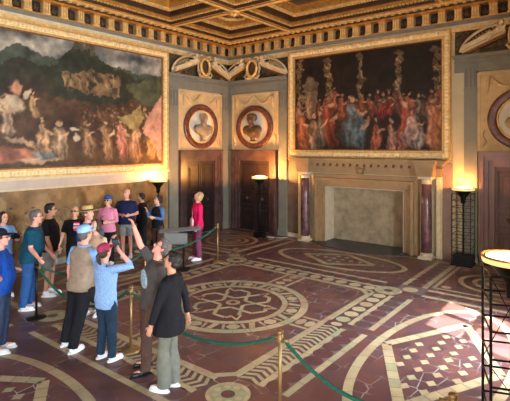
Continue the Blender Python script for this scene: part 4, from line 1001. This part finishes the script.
    if st != 'none':
        g = MB(); g.M = MM
        if st in ('short', 'curly', 'bob', 'pony'):
            g.ell((0, -.020, .042), (.081, .097, .092), None, 18, 12); g.ell((0, -.045, .0), (.076, .07, .075), None, 16, 10)
            for s in (-1, 1): g.ell((s*.070, .0, .03), (.016, .035, .035))
            if st == 'short': g.ell((0, .03, .10), (.06, .06, .035))
        if st == 'bald': g.ell((0, -.035, .005), (.080, .082, .055), None, 16, 10)
        if st == 'curly':
            rs_ = random.Random(3)
            for i in range(34):
                a = rs_.uniform(0, 2*PI); z = rs_.uniform(-.06, .13); r = math.sqrt(max(.0, 1-((z-.03)/.11)**2))
                if math.sin(a) > .35 and z < .07: continue
                g.ell((.085*r*math.cos(a), -.02+.10*r*math.sin(a), z), (.03, .03, .03), None, 8, 6)
        if st == 'bob': g.ell((0, -.045, -.03), (.086, .072, .09), None, 16, 10); g.ell((.07, -.01, -.03), (.022, .045, .07)); g.ell((-.07, -.01, -.03), (.022, .045, .07))
        if st == 'pony': g.tube([(0, -.10, .03), (0, -.15, .0), (0, -.15, -.08), (0, -.12, -.16)], [.03, .035, .03, .012], None, 9)
        remesh(g, 'hair', hm, body, .009*k, 1, .003, 60)
    if hat:
        kind, hmt, bmt = hat; g = MB(); g.M = MM
        ho = empty('hat', (0, 0, 0)); ho.parent = body; 
        g2 = MB(); g2.M = MM; n = 28
        if kind == 'cap':
            g.lathe([(.0915, .052), (.092, .08), (.084, .11), (.062, .135), (.03, .147), (.002, .150)], hmt, n, (0, -.015, 0), True, 1, 1.17)
            vs = []; m_ = 12
            for i in range(m_+1):
                a = PI*.12+PI*.76*i/m_; vs += [(.088*math.cos(a), -.015+.103*math.sin(a), .062), (.082*math.cos(a), .0+.185*math.sin(a), .048-.0*i), (.088*math.cos(a), -.015+.103*math.sin(a), .053), (.080*math.cos(a), .0+.183*math.sin(a), .040)]
            fs = []
            for i in range(m_):
                a, b_ = i*4, i*4+4; fs += [(a, a+1, b_+1, b_), (a+2, b_+2, b_+3, a+3), (a+1, a+3, b_+3, b_+1), (a, b_, b_+2, a+2)]
            fs += [(0, 2, 3, 1), (m_*4, m_*4+1, m_*4+3, m_*4+2)]
            g2.add(vs, fs, bmt)
        else:
            g.lathe([(.094, .055), (.092, .10), (.086, .14), (.070, .158), (.03, .150), (.002, .148)], hmt, n, (0, -.01, 0), True, 1, 1.15)
            g2.lathe([(.09, .058), (.13, .050), (.18, .056), (.184, .062), (.13, .060), (.09, .068)], hmt, n, (0, -.01, 0), True, 1, 1.1)
            g2.lathe([(.0965, .06), (.0965, .086), (.094, .086)], bmt, n, (0, -.01, 0), False, 1, 1.15)
        bpy.data.objects.remove(ho)
        hc = g.build('cap_crown' if kind == 'cap' else 'hat_crown', None, body, True); g2.build('brim', None, hc, True)
    if glasses:
        g = MB(); g.M = MM; n = 14
        for s in (-1, 1):
            g.tube([(s*.031+.022*math.cos(2*PI*i/n), .101, .008+.017*math.sin(2*PI*i/n)) for i in range(n)], .0028, BLACKM, 5, closed=True)
            g.tube([(s*.052, .099, .012), (s*.078, .06, .012), (s*.082, -.005, .006)], .0025, BLACKM, 5)
            if glasses == 'sun': g.ell((s*.031, .100, .008), (.021, .003, .016), LENS, 12, 6)
        g.tube([(-.01, .102, .012), (.01, .102, .012)], .0025, BLACKM, 5); g.build('glasses', None, body, True)
    W4 = Matrix.Translation((pos[0], pos[1], 0)) @ Matrix.Rotation(rz, 4, 'Z')
    return {'t': t, 'T': T, 'M': W4, 'w': {s: W4 @ (T @ (J[s][2]+J[s][3]*.09)) for s in (-1, 1)}, 'bend': bend, 'k': k, 'rz': rz, 'body': body}
HB = mat('hair_black', lin(26, 22, 22), .45, 0, .3, 30, .5); HG = mat('hair_grey', lin(98, 92, 88), .6, 0, .25, 30, .5); HBR = mat('hair_brown', lin(66, 46, 34), .5, 0, .3, 30, .5); HBL = mat('hair_blond', lin(190, 156, 110), .55, 0, .25, 30, .5)
HDK = mat('hair_darkbrown', lin(44, 32, 28), .5, 0, .3, 30, .5)
NAVY = cloth('navy', (30, 38, 72)); BLUE = cloth('royal_blue', (28, 78, 170)); TEAL = cloth('teal', (16, 70, 92)); BLK = cloth('black', (26, 26, 32)); JEANS = cloth('jeans', (44, 84, 140)); SLATEC = cloth('slate', (62, 74, 104)); PINK = cloth('hot_pink', (222, 28, 92)); PCHK = cloth('pink_check', (226, 140, 170), .25, 60)
TAUPE = cloth('taupe', (150, 130, 112)); LBLUE = cloth('light_blue', (130, 176, 232)); CHKB = cloth('blue_check', (140, 176, 226), .3, 90); MAR = cloth('maroon', (160, 60, 92)); DTEAL = cloth('dark_teal', (34, 52, 70)); DGREY = cloth('dark_grey', (78, 72, 70)); BROWN = cloth('brown', (84, 62, 54)); GREYP = cloth('grey_green', (112, 114, 104)); GSH = cloth('grey_shorts', (150, 148, 146)); PLAID = cloth('wine_plaid', (120, 62, 86), .35, 40); DENIM = cloth('denim', (84, 122, 176)); STRAW = mat('straw', lin(206, 172, 112), .8, 0, .2, 60, .5); CAPB = cloth('cap_light_blue', (150, 196, 240)); CAPD = cloth('cap_black', (26, 30, 44)); CAPBL = cloth('cap_blue', (40, 90, 170)); KHAKI = cloth('khaki', (150, 128, 100))
D = (0, 0, -1)
people = {}
people['P1'] = person('man in royal blue polo and black cap at the left edge of the crowd', (3.76, -8.82), (.75, .2), 1.60, (0, 8), 0, None, BLUE, 'short', SLATEC, hair=('short', HDK), hat=('cap', CAPD, CAPD), skin=SK3, girth=1.12, belly=.04, legw=1.1, glasses='clear', wa=(((-.1, .3, -1), (.1, .8, -.2)), ((.12, -.15, -1), (.05, .9, -.25))))
people['P2'] = person('dark-haired visitor in pale blue top holding a camera behind the blue polo man', (1.45, -7.80), (.7, -.4), 1.52, (0, 5), 0, (((-.2, .5, -1), (.35, 1, .5)), ((.2, .5, -1), (-.35, 1, .5))), LBLUE, 'short', BLK, hair=('bob', HB))
people['P3'] = person('grey-haired man in teal polo and jeans with a hand on the black post', (2.44, -7.83), (.93, .1), 1.64, (0, 5), 6, None, TEAL, 'short', JEANS, hair=('short', HG), girth=1.15, belly=.05, legw=1.1, glasses='clear', skin=SK3, hem=.84, tilt=3, wa=(((.1, .2, -1), (.5, .1, -.6)), ((.15, -.2, -1), (.72, -.45, -.5))))
people['P4'] = person('man in black t-shirt and grey shorts with dark hair and glasses', (2.05, -7.25), (1, .15), 1.66, (0, 3), 0, (((-.15, .1, -1), (.0, .3, -1)), ((.15, .1, -1), (0, .35, -1))), BLK, 'short', GSH, True, hair=('short', HB), girth=1.1, belly=.03, glasses='clear', skin=SK2)
people['P5'] = person('blond woman in sunglasses and dark top holding up a striped leaflet', (1.78, -6.60), (.0, -1), 1.52, (10, 10), 0, (((-.3, .3, -1), (.3, 1, .7)), ((.3, .2, -1), (0, .6, -.7))), BLK, 'short', BLK, hair=('bob', HBL), glasses='sun')
people['P6'] = person('man in straw hat and blue polo standing among the crowd', (3.02, -7.08), (.85, -.3), 1.66, (0, 5), 0, None, cloth('mid_blue', (36, 66, 136)), 'short', KHAKI, hair=('short', HG), hat=('straw', STRAW, BROWN), skin=SK3, girth=1.08)
people['P6b'] = person('fair woman in a beige top looking up between the straw-hat man and maroon cap', (3.54, -7.27), (-.3, -.9), 1.52, (-10, 15), 0, None, cloth('beige', (206, 176, 150)), 'short', KHAKI, hair=('bob', HBR))
people['P7'] = person('woman in blue cap and pink checked shirt holding a camera at her waist', (.98, -5.30), (-.2, -1), 1.56, (10, 5), 0, (((-.25, .1, -1), (.5, 1, .0)), ((.25, .1, -1), (-.5, 1, .0))), PCHK, 'elbow', BLK, hair=('bob', HBL), hat=('cap', CAPBL, NAVY), glasses='sun', girth=1.08, hem=.84)
people['P8'] = person('tall balding man in navy polo and grey shorts with forearms crossed', (.78, -4.64), (.05, -1), 1.66, (-20, 8), 0, (((-.3, .05, -1), (.7, 1, -.05)), ((.3, .1, -1), (-.8, .8, .0))), NAVY, 'short', GSH, True, hair=('bald', HG), girth=1.18, belly=.04, skin=SK3)
people['P9'] = person('man in taupe vest, light blue cap and black trousers', (4.42, -8.12), (.45, .85), 1.63, (0, 8), 0, None, LBLUE, 'short', BLK, hair=('short', HG), hat=('cap', CAPB, CAPB), vest=TAUPE, girth=1.15, hem=.84, stance=((-.17, -.03), (.12, -.14)), legw=1.1, skin=SK3, tilt=5, wa=(((-.3, .05, -1), (-.05, .15, -1)), ((.15, .3, -1), (.2, .6, -.3))))
people['P10'] = person('woman in maroon cap and blue checked shirt raising a phone to photograph', (5.06, -8.07), (.55, .75), 1.46, (10, 14), 0, None, CHKB, 'elbow', DTEAL, hair=('pony', HBR), hat=('cap', MAR, MAR), girth=1.05, hem=.80, stance=((-.10, -.02), (.12, .02)), skin=SK3, tilt=-1.5, wa=(((.1, .75, .15), (.3, .2, 1)), ((.8, .3, .1), (-.75, .2, .8))))
people['P11'] = person('grey-haired man in graphic t-shirt and brown trousers pointing up at the painting', (5.68, -7.98), (-.85, -.5), 1.60, (-12, 42), -3, None, DGREY, 'short', BROWN, hair=('short', HG), glasses='clear', shoes=BLKSH, stance=((-.13, .05), (.12, -.05)), skin=SK3, tilt=6, wa=(((.3, -.1, -1), (.1, -.2, -1)), ((-.55, .1, .75), (-.35, .1, .9))))
people['P12'] = person('black-haired woman in long black cardigan and grey trousers, nearest of the crowd', (6.22, -8.08), (-.93, .25), 1.53, (0, 20), 0, None, BLK, 'long', GREYP, hair=('short', HB), hem=.74, legw=.92, flare=1.4, stance=((-.08, .04), (.09, -.02)), skin=SK2, tilt=2, wa=(((-.35, -.15, -1), (-.3, -.05, -1)), ((.35, .25, -1), (.15, -.1, -1))))
people['P13'] = person('blond woman in hot pink jumper and wine plaid trousers gazing upward by the door', (2.30, -3.72), (-.85, -.4), 1.62, (-15, 28), 0, (((-.2, .05, -1), (.1, .3, -1)), ((.2, .1, -1), (-.1, .3, -1))), PINK, 'long', PLAID, hair=('bob', HBL), hem=.80, flare=1.15, stance=((-.09, .02), (.09, .05)), skin=SK3)
people['P14'] = person('curly-haired visitor in denim sleeves and dark top with a raised hand', (1.46, -4.24), (-.55, -.85), 1.50, (-25, 15), 0, (((-.25, .2, -1), (.5, 1, .3)), ((.2, .4, -1), (-.15, .55, 1))), DENIM, 'long', BROWN, hair=('curly', HDK), vest=BLK)
people['P15'] = person('dark-clothed visitor half hidden behind the denim-shirt one', (.62, -4.05), (-.9, .2), 1.50, (0, 5), 0, None, BLK, 'long', BLK, hair=('short', HDK))
# ---- t-shirt print on the pointing man
P = people['P11']
m = MB(); m.M = P['T']; c_ = P['bend']((0, .135, 1.22)); m.ell(tuple(c_), (.13, .026, .13), mat('shirt_print', lin(150, 170, 186), .8, 0, .5, 40, .2, None, 5), 18, 10); tag(m.build('shirt_print', None, P['t'], True), 'faded white and blue print')
# ---- things held and carried
def held(name, loc, rot, build, label, cat):
    m = MB(); build(m); o = m.build(name); o.location = loc; o.rotation_euler = rot; tag(o, label, cat); return o
PHB = mat('phone_black', lin(22, 22, 26), .25, 0, .05)
pp = people['P10']; mid = (pp['w'][-1]+pp['w'][1])/2
held('mobile_phone', mid+Vector((0, 0, .02)), (0.25, 0, pp['rz']), lambda m: (m.box(-.075, -.005, -.037, .075, .005, .037, PHB), m.box(-.068, -.007, -.03, .068, -.005, .03, mat('screen', lin(70, 80, 90), .2, 0, .3, 20))), 'black phone held up by the woman in the maroon cap', 'phone')
def cambuild(m):
    m.box(-.06, -.03, -.04, .06, .03, .04, PHB); m.box(-.025, -.025, .04, .025, .025, .058, PHB)
    q_ = m.M; m.M = Matrix.Rotation(-PI/2, 4, 'X'); m.lathe([(.034, .03), (.034, .075), (.038, .08), (.026, .085), (.02, .075)], PHB, 16); m.M = q_
for k_, lab in (('P7', 'black camera held by the woman in the blue cap'), ('P2', 'black camera held by the visitor at the left edge')):
    pp = people[k_]; mid = (pp['w'][-1]+pp['w'][1])/2; held('camera_body', mid, (0, 0, pp['rz']), cambuild, lab, 'camera')
pp = people['P5']; held('leaflet', pp['w'][-1]+Vector((0, 0, .05)), (.2, 0, pp['rz']), lambda m: [m.box(-.055, -.004, -.08+.03*i, .055, .004, -.05+.03*i, WHITE if i % 2 else PINK) for i in range(5)], 'striped pink and white leaflet held by the blond woman in sunglasses', 'leaflet')
def bag(pk, off, size, mt, label, strap=True):
    pp = people[pk]; k = pp['k']; M_ = pp['M']; x, y, z = off
    t = empty('shoulder_bag', M_ @ Vector((x*k, y*k, z*k)), pp['rz'], label, 'bag')
    m = MB(); a, b_, c_ = size; m.ell((0, 0, -c_*.1), (a, b_, c_)); m.box(-a*.85, -b_*.7, -c_*.9, a*.85, b_*.7, c_*.5)
    remesh(m, 'pouch', mt, t, .012, 2)
    if strap:
        sx = 1 if x > 0 else -1
        P_ = [Vector((x*k, y*k, z*k+c_*.4)), Vector((sx*.10, y*k*1.0, 1.2*k)), pp['T'] @ pp['bend']((-sx*.02, (-.13 if y <= 0 else .13), 1.33)), pp['T'] @ pp['bend']((-sx*.12, (-.05 if y <= 0 else .05), 1.455))]
        m = MB(); Q = []
        for i in range(3):
            for j in range(6): Q.append(P_[i].lerp(P_[i+1], j/6)-Vector((x*k, y*k, z*k)))
        Q.append(P_[3]-Vector((x*k, y*k, z*k))); m.tube(Q, [(.012, .004)]*len(Q), mt, 6); m.build('strap', None, t)
bag('P10', (-.19, -.10, .98), (.12, .05, .11), mat('bag_black', lin(24, 24, 30), .6, 0, .1), 'black shoulder bag worn by the woman in the maroon cap')
bag('P13', (-.05, .17, 1.0), (.085, .035, .11), mat('bag_floral', lin(226, 176, 176), .6, 0, .3, 60), 'small floral pink pouch worn by the woman in the pink jumper')
bag('P7', (.14, .17, .86), (.12, .05, .10), mat('bag_slate', lin(86, 96, 110), .6, 0, .1), 'slate grey bag hanging in front of the blue-cap woman')
# teal carrier bag on the floor
m = MB(); m.prism([(-.13, 0), (.13, 0), (.09, .34), (-.09, .34)], 'y', -.06, .06, mat('bag_teal', lin(90, 200, 180), .5, 0, .1)); o = MB(); 
t = empty('carrier_bag', (2.96, -8.58, 0), .5, 'pale teal carrier bag standing on the floor behind the blue-polo man', 'bag'); m.build('bag_body', None, t)
m = MB(); m.tube([(-.06, 0, .33), (-.05, 0, .42), (0, 0, .45), (.05, 0, .42), (.06, 0, .33)], .006, BLK, 6); m.build('handle', None, t, True)
